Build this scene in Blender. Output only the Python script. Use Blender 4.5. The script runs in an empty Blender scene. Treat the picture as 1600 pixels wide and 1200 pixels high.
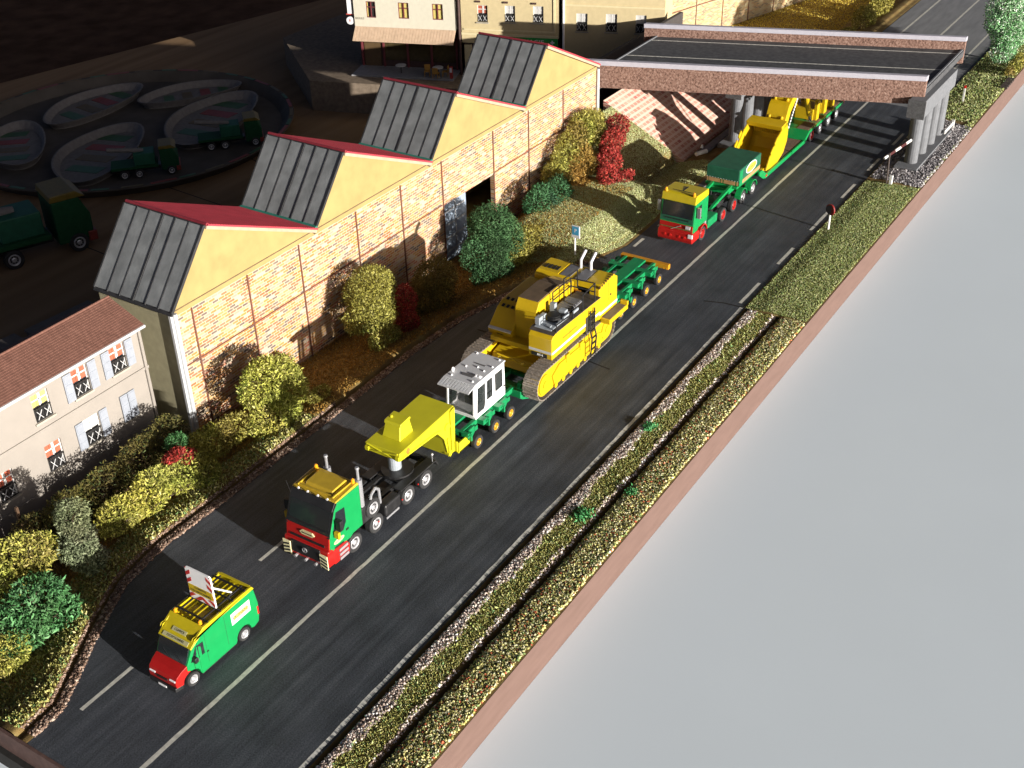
import bpy, bmesh, math, random
import numpy as np
from mathutils import Vector, Matrix
R = math.radians
rng = np.random.default_rng(7)
random.seed(7)
SC = bpy.context.scene
COL = SC.collection

# ------------------------------------------------------------------ camera
cam_d = bpy.data.cameras.new("camera")
cam = bpy.data.objects.new("camera", cam_d)
COL.objects.link(cam)
cam.matrix_world = Matrix(((0.53699, 0.46714, -0.70244, 0.0),
                           (-0.84328, 0.27476, -0.46194, -26.85),
                           (-0.02279, 0.84041, 0.54147, 34.0),
                           (0, 0, 0, 1)))
cam_d.sensor_width = 36.0
cam_d.lens = 36.0 * 1900.67 / 1600.0
cam_d.clip_start = 0.5
cam_d.clip_end = 2000.0
SC.camera = cam

# ------------------------------------------------------------------ daylight
TAN_EL = 0.170
SUN_EL = math.atan(TAN_EL)
SUN_DX = 0.17                      # light travels towards (+0.17, +1)
SC.view_settings.view_transform = 'Standard'
SC.view_settings.look = 'None'
SC.view_settings.exposure = 1.0
SC.view_settings.gamma = 1.0
W = bpy.data.worlds.new("World")
SC.world = W
W.use_nodes = True
nt = W.node_tree
for n in list(nt.nodes):
    nt.nodes.remove(n)
sky = nt.nodes.new("ShaderNodeTexSky")
sky.sky_type = 'NISHITA'
sky.sun_disc = False
sky.sun_elevation = SUN_EL
sky.air_density = 0.15
sky.dust_density = 1.6
sky.ozone_density = 0.15
sky.sun_rotation = math.atan2(-SUN_DX, -1.0) % (2 * math.pi)
bg = nt.nodes.new("ShaderNodeBackground")
bg.inputs[1].default_value = 0.05
wo = nt.nodes.new("ShaderNodeOutputWorld")
nt.links.new(sky.outputs[0], bg.inputs[0])
nt.links.new(bg.outputs[0], wo.inputs[0])
sun_d = bpy.data.lights.new("sun", 'SUN')
sun_d.energy = 5.0
sun_d.angle = R(0.5)
sun_d.color = (1.0, 0.95, 0.87)
sun = bpy.data.objects.new("sun", sun_d)
COL.objects.link(sun)
sun.location = (30, -60, 40)
sun.rotation_euler = Vector((SUN_DX, 1.0, -TAN_EL * math.hypot(1, SUN_DX))).to_track_quat('-Z', 'Y').to_euler()

# ------------------------------------------------------------------ materials
MATS = {}


def mat(name, col, rough=0.5, var=0.12, scale=3.0, bump=0.0, bscale=40.0, metal=0.0, spec=0.5,
        coat=0.0, alpha=1.0, tint=False, emit=0.0, sat2=None):
    if name in MATS:
        return MATS[name]
    m = bpy.data.materials.new(name)
    m.use_nodes = True
    t = m.node_tree
    b = t.nodes["Principled BSDF"]
    b.inputs["Roughness"].default_value = rough
    b.inputs["Metallic"].default_value = metal
    b.inputs["Specular IOR Level"].default_value = spec
    b.inputs["Coat Weight"].default_value = coat
    b.inputs["Coat Roughness"].default_value = 0.08
    b.inputs["Alpha"].default_value = alpha
    geo = t.nodes.new("ShaderNodeNewGeometry")
    if tint:
        at = t.nodes.new("ShaderNodeAttribute")
        at.attribute_name = "tint"
        src = at.outputs["Color"]
        t.links.new(src, b.inputs["Base Color"])
    elif var > 0:
        no = t.nodes.new("ShaderNodeTexNoise")
        no.inputs["Scale"].default_value = scale
        no.inputs["Detail"].default_value = 5.0
        t.links.new(geo.outputs["Position"], no.inputs["Vector"])
        mx = t.nodes.new("ShaderNodeMix")
        mx.data_type = 'RGBA'
        c2 = sat2 or tuple(min(1.0, c * (1 + var) + 0.02 * var) for c in col)
        mx.inputs["A"].default_value = tuple(c * (1 - var) for c in col) + (1,)
        mx.inputs["B"].default_value = tuple(c2) + (1,)
        rmp = t.nodes.new("ShaderNodeMapRange")
        rmp.inputs["From Min"].default_value = 0.3
        rmp.inputs["From Max"].default_value = 0.7
        t.links.new(no.outputs["Fac"], rmp.inputs["Value"])
        t.links.new(rmp.outputs["Result"], mx.inputs["Factor"])
        t.links.new(mx.outputs["Result"], b.inputs["Base Color"])
    else:
        b.inputs["Base Color"].default_value = tuple(col) + (1,)
    if bump > 0:
        n2 = t.nodes.new("ShaderNodeTexNoise")
        n2.inputs["Scale"].default_value = bscale
        n2.inputs["Detail"].default_value = 4.0
        t.links.new(geo.outputs["Position"], n2.inputs["Vector"])
        bp = t.nodes.new("ShaderNodeBump")
        bp.inputs["Strength"].default_value = bump
        bp.inputs["Distance"].default_value = 0.05
        t.links.new(n2.outputs["Fac"], bp.inputs["Height"])
        t.links.new(bp.outputs["Normal"], b.inputs["Normal"])
    if emit > 0:
        b.inputs["Emission Color"].default_value = tuple(col) + (1,)
        b.inputs["Emission Strength"].default_value = emit
    MATS[name] = m
    return m


def ramp_mat(name, vec_scale, noise_scale, stops, rough=0.8, bump=0.3, detail=6.0, bscale=None, spec=0.3):
    """noise through a colour ramp, coordinates stretched by vec_scale"""
    m = bpy.data.materials.new(name)
    m.use_nodes = True
    t = m.node_tree
    b = t.nodes["Principled BSDF"]
    b.inputs["Roughness"].default_value = rough
    b.inputs["Specular IOR Level"].default_value = spec
    geo = t.nodes.new("ShaderNodeNewGeometry")
    mp = t.nodes.new("ShaderNodeMapping")
    mp.inputs["Scale"].default_value = vec_scale
    t.links.new(geo.outputs["Position"], mp.inputs["Vector"])
    no = t.nodes.new("ShaderNodeTexNoise")
    no.inputs["Scale"].default_value = noise_scale
    no.inputs["Detail"].default_value = detail
    t.links.new(mp.outputs[0], no.inputs["Vector"])
    cr = t.nodes.new("ShaderNodeValToRGB")
    el = cr.color_ramp.elements
    while len(el) < len(stops):
        el.new(0.5)
    for e, (p, c) in zip(el, stops):
        e.position = p
        e.color = tuple(c) + (1,)
    t.links.new(no.outputs["Fac"], cr.inputs["Fac"])
    t.links.new(cr.outputs["Color"], b.inputs["Base Color"])
    if bump > 0:
        n2 = t.nodes.new("ShaderNodeTexNoise")
        n2.inputs["Scale"].default_value = bscale or 25
        n2.inputs["Detail"].default_value = 5.0
        t.links.new(geo.outputs["Position"], n2.inputs["Vector"])
        bp = t.nodes.new("ShaderNodeBump")
        bp.inputs["Strength"].default_value = bump
        bp.inputs["Distance"].default_value = 0.04
        t.links.new(n2.outputs["Fac"], bp.inputs["Height"])
        t.links.new(bp.outputs["Normal"], b.inputs["Normal"])
    MATS[name] = m
    return m


def brick_mat(name, bw, bh, palette, mortar, msize=0.012, rotx=True, angle=0.0, rough=0.85):
    """printed brick card: a palette colour per brick, light mortar"""
    m = bpy.data.materials.new(name)
    m.use_nodes = True
    t = m.node_tree
    b = t.nodes["Principled BSDF"]
    b.inputs["Roughness"].default_value = rough
    b.inputs["Specular IOR Level"].default_value = 0.2
    geo = t.nodes.new("ShaderNodeNewGeometry")
    ro = t.nodes.new("ShaderNodeVectorRotate")
    ro.rotation_type = 'Z_AXIS'
    ro.inputs["Angle"].default_value = -angle
    t.links.new(geo.outputs["Position"], ro.inputs["Vector"])
    sp = t.nodes.new("ShaderNodeSeparateXYZ")
    t.links.new(ro.outputs[0], sp.inputs[0])
    cb = t.nodes.new("ShaderNodeCombineXYZ")
    t.links.new(sp.outputs[0], cb.inputs[0])
    t.links.new(sp.outputs[2], cb.inputs[1])
    br = t.nodes.new("ShaderNodeTexBrick")
    br.inputs["Scale"].default_value = 1.0
    br.inputs["Brick Width"].default_value = bw
    br.inputs["Row Height"].default_value = bh
    br.inputs["Mortar Size"].default_value = msize
    br.inputs["Mortar Smooth"].default_value = 0.3
    br.inputs["Bias"].default_value = 0.0
    br.inputs["Color1"].default_value = (0, 0, 0, 1)
    br.inputs["Color2"].default_value = (1, 1, 1, 1)
    br.inputs["Mortar"].default_value = (0.5, 0.5, 0.5, 1)
    t.links.new(cb.outputs[0], br.inputs["Vector"])
    cr = t.nodes.new("ShaderNodeValToRGB")
    cr.color_ramp.interpolation = 'CONSTANT'
    el = cr.color_ramp.elements
    while len(el) < len(palette):
        el.new(0.5)
    for i, (p, c) in enumerate(palette):
        el[i].position = p
        el[i].color = tuple(c) + (1,)
    t.links.new(br.outputs["Color"], cr.inputs["Fac"])
    # faded patches of print
    no = t.nodes.new("ShaderNodeTexNoise")
    no.inputs["Scale"].default_value = 0.7
    no.inputs["Detail"].default_value = 4
    t.links.new(geo.outputs["Position"], no.inputs["Vector"])
    mr = t.nodes.new("ShaderNodeMapRange")
    mr.inputs["From Min"].default_value = 0.3
    mr.inputs["From Max"].default_value = 0.75
    mr.inputs["To Min"].default_value = 0.0
    mr.inputs["To Max"].default_value = 0.34
    t.links.new(no.outputs["Fac"], mr.inputs["Value"])
    fade = t.nodes.new("ShaderNodeMix")
    fade.data_type = 'RGBA'
    t.links.new(mr.outputs[0], fade.inputs["Factor"])
    t.links.new(cr.outputs[0], fade.inputs["A"])
    fade.inputs["B"].default_value = tuple(mortar) + (1,)
    mx = t.nodes.new("ShaderNodeMix")
    mx.data_type = 'RGBA'
    t.links.new(br.outputs["Fac"], mx.inputs["Factor"])
    t.links.new(fade.outputs["Result"], mx.inputs["A"])
    mx.inputs["B"].default_value = tuple(mortar) + (1,)
    t.links.new(mx.outputs["Result"], b.inputs["Base Color"])
    bp = t.nodes.new("ShaderNodeBump")
    bp.invert = True
    bp.inputs["Strength"].default_value = 0.25
    bp.inputs["Distance"].default_value = 0.02
    t.links.new(br.outputs["Fac"], bp.inputs["Height"])
    t.links.new(bp.outputs["Normal"], b.inputs["Normal"])
    MATS[name] = m
    return m


# ------------------------------------------------------------------ mesh building
class MB:
    def __init__(s):
        s.v = []
        s.f = []
        s.mi = []

    def add(s, vs, fs, mi=0):
        o = len(s.v)
        s.v += [tuple(p) for p in vs]
        s.f += [tuple(i + o for i in f) for f in fs]
        s.mi += [mi] * len(fs)
        return s

    def box(s, x0, x1, y0, y1, z0, z1, mi=0):
        v = [(x, y, z) for x in (x0, x1) for y in (y0, y1) for z in (z0, z1)]
        return s.add(v, [(0, 1, 3, 2), (4, 6, 7, 5), (0, 4, 5, 1), (2, 3, 7, 6), (0, 2, 6, 4), (1, 5, 7, 3)], mi)

    def prism(s, poly, ax, a, b, mi=0):
        n = len(poly)

        def P(p, h):
            return {'x': (h, p[0], p[1]), 'y': (p[0], h, p[1]), 'z': (p[0], p[1], h)}[ax]
        v = [P(p, a) for p in poly] + [P(p, b) for p in poly]
        f = [tuple(range(n)), tuple(range(2 * n - 1, n - 1, -1))]
        f += [(i, i + n, (i + 1) % n + n, (i + 1) % n) for i in range(n)]
        return s.add(v, f, mi)

    def hexa(s, b, t, mi=0):
        """bottom four and top four points, same order"""
        return s.add(list(b) + list(t), [(3, 2, 1, 0), (4, 5, 6, 7)] + [(i, (i + 1) % 4, (i + 1) % 4 + 4, i + 4) for i in range(4)], mi)

    def cyl(s, p0, p1, r, n=12, r1=None, mi=0):
        p0 = Vector(p0)
        p1 = Vector(p1)
        r1 = r if r1 is None else r1
        d = (p1 - p0).normalized()
        a = d.orthogonal().normalized()
        b = d.cross(a)
        v = []
        for p, q in ((p0, r), (p1, r1)):
            for i in range(n):
                an = 2 * math.pi * i / n
                v.append(p + (a * math.cos(an) + b * math.sin(an)) * q)
        f = [(i, (i + 1) % n, (i + 1) % n + n, i + n) for i in range(n)]
        f += [tuple(range(n - 1, -1, -1)), tuple(range(n, 2 * n))]
        return s.add(v, f, mi)

    def tube(s, pts, r, n=8, mi=0):
        for a, b in zip(pts[:-1], pts[1:]):
            s.cyl(a, b, r, n, mi=mi)
        for p in pts[1:-1]:
            s.ell(p, r, r, r, 6, mi)
        return s

    def ell(s, c, rx, ry, rz, n=10, mi=0):
        v = []
        f = []
        h = n // 2
        for j in range(1, h):
            th = math.pi * j / h
            for i in range(n):
                ph = 2 * math.pi * i / n
                v.append((c[0] + rx * math.sin(th) * math.cos(ph), c[1] + ry * math.sin(th) * math.sin(ph), c[2] + rz * math.cos(th)))
        top = len(v)
        v += [(c[0], c[1], c[2] + rz), (c[0], c[1], c[2] - rz)]
        for j in range(h - 2):
            for i in range(n):
                f.append((j * n + i, (j + 1) * n + i, (j + 1) * n + (i + 1) % n, j * n + (i + 1) % n))
        for i in range(n):
            f.append((top, i, (i + 1) % n))
            f.append((top + 1, (h - 2) * n + (i + 1) % n, (h - 2) * n + i))
        return s.add(v, f, mi)

    def lathe(s, prof, c=(0, 0, 0), ax='y', n=20, mi=0):
        """prof: (radius, height along axis) closed ring profile"""
        v = []
        m = len(prof)
        for i in range(n):
            an = 2 * math.pi * i / n
            for r, h in prof:
                x, y = r * math.cos(an), r * math.sin(an)
                q = {'y': (x, h, y), 'z': (x, y, h), 'x': (h, x, y)}[ax]
                v.append((c[0] + q[0], c[1] + q[1], c[2] + q[2]))
        f = []
        for i in range(n):
            for k in range(m):
                k2 = (k + 1) % m
                f.append((i * m + k, ((i + 1) % n) * m + k, ((i + 1) % n) * m + k2, i * m + k2))
        return s.add(v, f, mi)

    def mesh(s, name, mats, off=(0, 0, 0), smooth=False):
        me = bpy.data.meshes.new(name)
        o = Vector(off)
        me.from_pydata([tuple(Vector(p) - o) for p in s.v], [], s.f)
        ms = mats if isinstance(mats, (list, tuple)) else [mats]
        for m in ms:
            me.materials.append(m)
        if len(ms) > 1:
            me.polygons.foreach_set("material_index", s.mi)
        bm = bmesh.new()
        bm.from_mesh(me)
        bmesh.ops.recalc_face_normals(bm, faces=bm.faces)
        bm.to_mesh(me)
        bm.free()
        if smooth:
            me.polygons.foreach_set("use_smooth", [True] * len(me.polygons))
        me.update()
        return me

    def build(s, name, mats, parent=None, bev=0.0, smooth=False, kind=None, label=None):
        me = s.mesh(name, mats, origin(parent), smooth)
        return put(name, me, parent, bev, kind, label)


LOCAL = set()


def origin(o):
    if o is None:
        return (0, 0, 0)
    while o.parent is not None:
        o = o.parent
    return (0, 0, 0) if o.name in LOCAL else tuple(o.location)


def put(name, me, parent=None, bev=0.0, kind=None, label=None, loc=(0, 0, 0)):
    ob = bpy.data.objects.new(name, me)
    COL.objects.link(ob)
    ob.location = loc
    if parent is not None:
        ob.parent = parent
    if bev > 0:
        md = ob.modifiers.new("bevel", 'BEVEL')
        md.width = bev
        md.segments = 2
        md.limit_method = 'ANGLE'
        md.angle_limit = R(35)
    if kind:
        ob["kind"] = kind
    if label:
        ob["label"] = label
    return ob


def thing(name, label, cat, loc=(0, 0, 0), rz=0.0, group=None, local=False):
    o = bpy.data.objects.new(name, None)
    COL.objects.link(o)
    o.location = loc
    o.rotation_euler = (0, 0, rz)
    o.empty_display_size = 0.3
    o["label"] = label
    o["category"] = cat
    if group:
        o["group"] = group
    if local:
        LOCAL.add(o.name)
    return o


def copy_thing(src, loc, label, rz=None, group=None):
    r = src.copy()
    COL.objects.link(r)
    r.location = loc
    if rz is not None:
        r.rotation_euler = (0, 0, rz)
    r["label"] = label
    if group:
        r["group"] = group
    for ch in list(src.children):
        c = ch.copy()
        COL.objects.link(c)
        c.parent = r
        for g in list(ch.children):
            d = g.copy()
            COL.objects.link(d)
            d.parent = c
    return r


def arc(cx, cz, r, a0, a1, n=8):
    return [(cx + r * math.cos(R(a0 + (a1 - a0) * i / n)), cz + r * math.sin(R(a0 + (a1 - a0) * i / n))) for i in range(n + 1)]


def text(name, body, size, M, material, parent, depth=0.004, sx=1.0, local_off=None):
    """lettering turned into a mesh; M maps the text plane (x right, y up) into world"""
    cu = bpy.data.curves.new("lettering", 'FONT')
    cu.body = body
    cu.size = size
    cu.align_x = 'CENTER'
    cu.align_y = 'CENTER'
    cu.extrude = depth
    cu.resolution_u = 2
    tmp = bpy.data.objects.new("lettering_tmp", cu)
    COL.objects.link(tmp)
    dg = bpy.context.evaluated_depsgraph_get()
    me = bpy.data.meshes.new_from_object(tmp.evaluated_get(dg))
    bpy.data.objects.remove(tmp)
    me.transform(Matrix.Diagonal((sx, 1, 1, 1)))
    me.transform(M)
    me.transform(Matrix.Translation(-Vector(origin(parent))))
    me.materials.clear()
    me.materials.append(material)
    return put(name, me, parent)


def plane_M(c, xdir, ydir):
    x = Vector(xdir).normalized()
    y = Vector(ydir).normalized()
    z = x.cross(y)
    return Matrix(((x[0], y[0], z[0], c[0]), (x[1], y[1], z[1], c[1]), (x[2], y[2], z[2], c[2]), (0, 0, 0, 1)))


# ---- bulk geometry (numpy)
def tri_mesh(name, V, T, tint, material, parent=None, kind=None, label=None):
    off = np.array(origin(parent), dtype=np.float64)
    V = np.asarray(V, dtype=np.float64) - off
    me = bpy.data.meshes.new(name)
    me.vertices.add(len(V))
    me.vertices.foreach_set("co", V.astype(np.float32).ravel())
    me.loops.add(T.size)
    me.loops.foreach_set("vertex_index", T.astype(np.int32).ravel())
    me.polygons.add(len(T))
    me.polygons.foreach_set("loop_start", (np.arange(len(T)) * 3).astype(np.int32))
    me.update(calc_edges=True)
    ca = me.color_attributes.new("tint", 'FLOAT_COLOR', 'POINT')
    c4 = np.ones((len(V), 4), dtype=np.float32)
    c4[:, :3] = tint
    ca.data.foreach_set("color", c4.ravel())
    me.materials.append(material)
    return put(name, me, parent, kind=kind, label=label)


def unit(a):
    return a / (np.linalg.norm(a, axis=1, keepdims=True) + 1e-9)


def leaf_arrays(P, N, size, cols, spread=1.0, aspect=0.38, bend=0.35):
    """small bent leaf strips (3 triangles each) at P, leaning along N"""
    n = len(P)
    d = unit(N * (0.9) + rng.normal(size=(n, 3)) * spread * 0.75)
    side = unit(np.cross(d, rng.normal(size=(n, 3))))
    up = np.cross(side, d)
    L = size * (0.6 + 0.8 * rng.random((n, 1)))
    w = L * aspect
    b = (rng.random((n, 1)) - 0.3) * L * bend
    base = P - d * L * 0.35
    mid = P + d * L * 0.15 + up * b
    tip = P + d * L * 0.75
    V = np.stack([base - side * w * 0.35, base + side * w * 0.35, mid - side * w * 0.5, mid + side * w * 0.5, tip], axis=1).reshape(-1, 3)
    k = (np.arange(n) * 5)[:, None]
    T = np.concatenate([k + np.array([[0, 1, 3]]), k + np.array([[0, 3, 2]]), k + np.array([[2, 3, 4]])], axis=0)
    return V, T, np.repeat(cols, 5, axis=0)


OCT = np.array([[1, 0, 0], [-1, 0, 0], [0, 1, 0], [0, -1, 0], [0, 0, 1], [0, 0, -1]], dtype=float)
OCF = np.array([[0, 2, 4], [2, 1, 4], [1, 3, 4], [3, 0, 4], [2, 0, 5], [1, 2, 5], [3, 1, 5], [0, 3, 5]])


def grain_arrays(P, size, cols):
    """rough little stones: jittered octahedra"""
    n = len(P)
    s = size * (0.55 + 0.9 * rng.random((n, 1, 1)))
    sc = 0.6 + 0.7 * rng.random((n, 1, 3))
    O = OCT[None] * sc + rng.normal(size=(n, 6, 3)) * 0.18
    a = rng.random(n) * 6.283
    c, q = np.cos(a)[:, None], np.sin(a)[:, None]
    O = np.stack([O[:, :, 0] * c - O[:, :, 1] * q, O[:, :, 0] * q + O[:, :, 1] * c, O[:, :, 2] * 0.8], axis=2)
    V = (P[:, None, :] + O * s).reshape(-1, 3)
    T = ((np.arange(n) * 6)[:, None, None] + OCF[None]).reshape(-1, 3)
    return V, T, np.repeat(cols, 6, axis=0)


def pick_cols(n, palette, jitter=0.18):
    pal = np.array([c for _, c in palette])
    w = np.array([q for q, _ in palette], dtype=float)
    i = rng.choice(len(pal), size=n, p=w / w.sum())
    c = pal[i] * (1 + jitter * rng.normal(size=(n, 1)))
    return np.clip(c, 0.002, 0.9)


M_LEAF = mat("foam_foliage", (0, 0, 0), rough=0.75, tint=True, spec=0.25)
M_STEM = mat("twig_bark", (0.06, 0.04, 0.025), rough=0.9, bump=0.4)
M_FLOCK = mat("grass_flock", (0, 0, 0), rough=0.85, tint=True, spec=0.15)
M_STONE = mat("loose_stone", (0, 0, 0), rough=0.8, tint=True, spec=0.3)


def plain(name, rgb, **k):
    return mat(name, rgb, **k)


# paints and plastics
GREEN = mat("green_paint", (0.006, 0.235, 0.062), rough=0.32, var=0.05, coat=0.3)
GREEN_D = mat("green_frame_paint", (0.005, 0.20, 0.066), rough=0.4, var=0.12, coat=0.2)
GREEN_TARP = mat("green_tarpaulin", (0.006, 0.085, 0.045), rough=0.6, var=0.15, scale=2.0, bump=0.15, bscale=12)
RED = mat("red_paint", (0.36, 0.010, 0.008), rough=0.3, var=0.08, coat=0.4)
RED_DARK = mat("red_lens", (0.5, 0.02, 0.015), rough=0.25, var=0.0)
YEL = mat("roof_yellow_paint", (0.46, 0.37, 0.008), rough=0.35, var=0.06, coat=0.3)
GOLD = mat("golden_roof_paint", (0.46, 0.31, 0.025), rough=0.28, var=0.1, coat=0.5)
LEMON = mat("lemon_yellow_paint", (0.50, 0.47, 0.015), rough=0.4, var=0.06, scale=1.5, coat=0.15)
CAT = mat("machine_yellow_paint", (0.52, 0.350, 0.006), rough=0.4, var=0.07, scale=1.5, coat=0.2)
ORANGE_RIM = mat("orange_rim_paint", (0.52, 0.27, 0.01), rough=0.4, var=0.05)
WHITE = mat("white_plastic", (0.78, 0.78, 0.79), rough=0.4, var=0.03)
GREYP = mat("pale_grey_plastic", (0.50, 0.51, 0.53), rough=0.4, var=0.05)
CHROME = mat("bright_chrome", (0.40, 0.40, 0.42), rough=0.22, var=0.0, metal=0.45, spec=0.9)
SILVER = mat("silver_rim", (0.55, 0.55, 0.57), rough=0.3, var=0.05, metal=0.5)
BLACK = mat("black_plastic", (0.012, 0.012, 0.013), rough=0.45, var=0.2)
CHASSIS = mat("black_chassis", (0.016, 0.016, 0.017), rough=0.4, var=0.3, bump=0.1)
TYRE = mat("tyre_rubber", (0.018, 0.018, 0.019), rough=0.75, var=0.2)
GLASS = mat("dark_vehicle_glass", (0.016, 0.020, 0.024), rough=0.07, var=0.0, alpha=0.94, spec=0.8)
CLEAR = mat("clear_cab_glass", (0.05, 0.06, 0.06), rough=0.05, var=0.0, alpha=0.3, spec=0.8)
AMBER = mat("amber_lens", (0.75, 0.30, 0.01), rough=0.2, var=0.0, coat=0.5)
LAMP = mat("headlamp_lens", (0.7, 0.7, 0.72), rough=0.12, var=0.0, spec=0.9)
TRACK = mat("track_steel", (0.26, 0.225, 0.19), rough=0.4, var=0.35, scale=9, metal=0.3)
GREY_D = mat("grey_metal_deck", (0.14, 0.14, 0.15), rough=0.5, var=0.15)
GREY_M = mat("blue_grey_plastic", (0.27, 0.30, 0.33), rough=0.45, var=0.08)
WOOD_DECK = mat("brown_plank", (0.16, 0.10, 0.07), rough=0.75, var=0.25, scale=6)
TAN = mat("tan_board", (0.36, 0.21, 0.09), rough=0.6, var=0.1)
LINE_W = mat("road_line_paint", (0.52, 0.51, 0.46), rough=0.7, var=0.22, scale=5, bump=0.2)
TXT_K = mat("black_lettering", (0.015, 0.015, 0.015), rough=0.6, var=0.0)
TXT_W = mat("white_lettering", (0.75, 0.75, 0.75), rough=0.6, var=0.0)

JOINTS = [((48.77, 43.2), (48.4, 37.8)), ((59.0, 43.4), (58.5, 36.2)), ((67.0, 43.5), (66.3, 40.9))]
# ------------------------------------------------------------------ setting: table, sheet, road, ground
M_TABLE = ramp_mat("dark_table_wood", (0.05, 0.9, 1), 0.8, [(0.3, (0.19, 0.118, 0.062)), (0.7, (0.27, 0.175, 0.098))], rough=0.8, bump=0.05, spec=0.08)
M_SHEET = mat("pale_grey_sheet", (0.695, 0.77, 0.828), rough=0.9, var=0.012, scale=0.15, spec=0.1)
M_ASPH = ramp_mat("streaked_asphalt", (0.055, 1.5, 1.0), 1.75,
                  [(0.30, (0.030, 0.034, 0.042)), (0.46, (0.046, 0.051, 0.061)), (0.56, (0.058, 0.064, 0.075)), (0.72, (0.084, 0.092, 0.106))], rough=0.6, bump=0.55, bscale=16, detail=10)
M_ASPH.node_tree.nodes["Noise Texture"].inputs["Roughness"].default_value = 0.72
_t = M_ASPH.node_tree
_b = _t.nodes["Principled BSDF"]
_ramp = _t.nodes["Color Ramp"] if "Color Ramp" in _t.nodes else [q for q in _t.nodes if q.type == 'VALTORGB'][0]
_g = [q for q in _t.nodes if q.type == 'NEW_GEOMETRY'][0]
_n = _t.nodes.new("ShaderNodeTexNoise")
_n.inputs["Scale"].default_value = 0.55
_n.inputs["Detail"].default_value = 6
_t.links.new(_g.outputs["Position"], _n.inputs["Vector"])
_n3 = _t.nodes.new("ShaderNodeTexNoise")
_n3.inputs["Scale"].default_value = 14.0
_n3.inputs["Detail"].default_value = 3
_t.links.new(_g.outputs["Position"], _n3.inputs["Vector"])
_r1 = _t.nodes.new("ShaderNodeMapRange")
for k_, v_ in (("From Min", .3), ("From Max", .7), ("To Min", .78), ("To Max", 1.25)):
    _r1.inputs[k_].default_value = v_
_t.links.new(_n.outputs["Fac"], _r1.inputs["Value"])
_r2 = _t.nodes.new("ShaderNodeMapRange")
for k_, v_ in (("From Min", .3), ("From Max", .72), ("To Min", .72), ("To Max", 1.35)):
    _r2.inputs[k_].default_value = v_
_t.links.new(_n3.outputs["Fac"], _r2.inputs["Value"])
_m = _t.nodes.new("ShaderNodeMath")
_m.operation = 'MULTIPLY'
_t.links.new(_r1.outputs[0], _m.inputs[0])
_t.links.new(_r2.outputs[0], _m.inputs[1])
_vm = _t.nodes.new("ShaderNodeVectorMath")
_vm.operation = 'SCALE'
_t.links.new(_ramp.outputs["Color"], _vm.inputs[0])
_t.links.new(_m.outputs[0], _vm.inputs["Scale"])
_t.links.new(_vm.outputs[0], _b.inputs["Base Color"])
M_SOIL = ramp_mat("brown_ground", (1, 1, 1), 1.3, [(0.3, (0.14, 0.085, 0.03)), (0.55, (0.20, 0.135, 0.045)), (0.75, (0.22, 0.18, 0.07))], rough=0.95, bump=0.6)
M_BOARD = ramp_mat("baseboard_edge", (0.4, 1, 2), 2.0, [(0.3, (0.118, 0.072, 0.058)), (0.7, (0.142, 0.088, 0.072))], rough=0.7, bump=0.06)
M_GROOVE = mat("dark_gap", (0.008, 0.007, 0.006), rough=0.95, var=0.3)

MB().prism([(-80, 110.6), (69.4, 75.6), (100.0, 68.4), (200, 45.0), (200, -210), (-80, -210)], 'z', -6.0, -3.6).build("table", M_TABLE, kind='structure')
for (xa, ya), (xb, yb) in JOINTS:
    d_ = Vector((xb - xa, yb - ya, 0)).normalized()
    o_ = Vector((-d_.y, d_.x, 0)) * .05
    a_, b_ = Vector((xa, ya, -3.596)) - d_ * 6, Vector((xb, yb, -3.596)) + d_ * 5
    MB().add([a_ - o_, b_ - o_, b_ + o_, a_ + o_], [(0, 1, 2, 3)]).build("table_joint", M_GROOVE, kind='structure')
MB().box(14.9, 146, -8.60, 23.1, -3.6, -1.0).build("layout_frame", MATS["dark_gap"], kind='structure')
MB().prism([(-78, -200), (198, -200), (198, -8.67), (15.1, -8.67), (15.1, 14), (-78, 14)], 'z', -3.59, -1.70).build("grey_sheet", M_SHEET, kind='structure')
MB().box(-300, 500, -100, 500, -42, -41).build("room_floor", mat("dark_floor", (0.075, 0.042, 0.026), rough=0.95, var=0.3, scale=0.2, spec=.03), kind='structure')

ROAD_L = [(2, 4.2), (15.0, 4.35), (17.0, 4.5), (18.5, 5.35), (20.6, 6.55), (23.0, 7.7), (25.8, 8.15), (29.6, 8.1), (37.5, 8.2), (44, 8.35), (48.5, 8.1), (53.2, 7.1), (57.5, 5.6), (61.2, 4.5), (64.8, 4.55), (76, 4.75), (100, 4.9), (145, 4.9)]
RLX = np.array([p[0] for p in ROAD_L])
RLY = np.array([p[1] for p in ROAD_L])


def road_left(x):
    return np.interp(x, RLX, RLY)


mb = MB()
xs = np.concatenate([np.arange(15.22, 78.2, 1.0), np.arange(79.0, 146, 4.0)])
top = [(x, -4.98, 0.0) for x in xs] + [(x, float(road_left(x)), 0.0) for x in xs]
n = len(xs)
fs = [(i, i + 1, n + i + 1, n + i) for i in range(n - 1)]
mb.add(top, fs)
mb.build("road", M_ASPH, kind='structure')


def road_strip(name, x0, x1, y0, y1, z=0.004, jag=0.0, m=LINE_W, step=0.6):
    b = MB()
    k = max(2, int((x1 - x0) / step) + 1)
    xs_ = np.linspace(x0, x1, k)
    a = [(x, y0 + jag * random.uniform(-1, 1), z) for x in xs_]
    c = [(x, y1 + jag * random.uniform(-1, 1), z) for x in xs_]
    b.add(a + c, [(i, i + 1, k + i + 1, k + i) for i in range(k - 1)])
    o = b.build(name, m, kind='structure')
    return o


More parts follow.
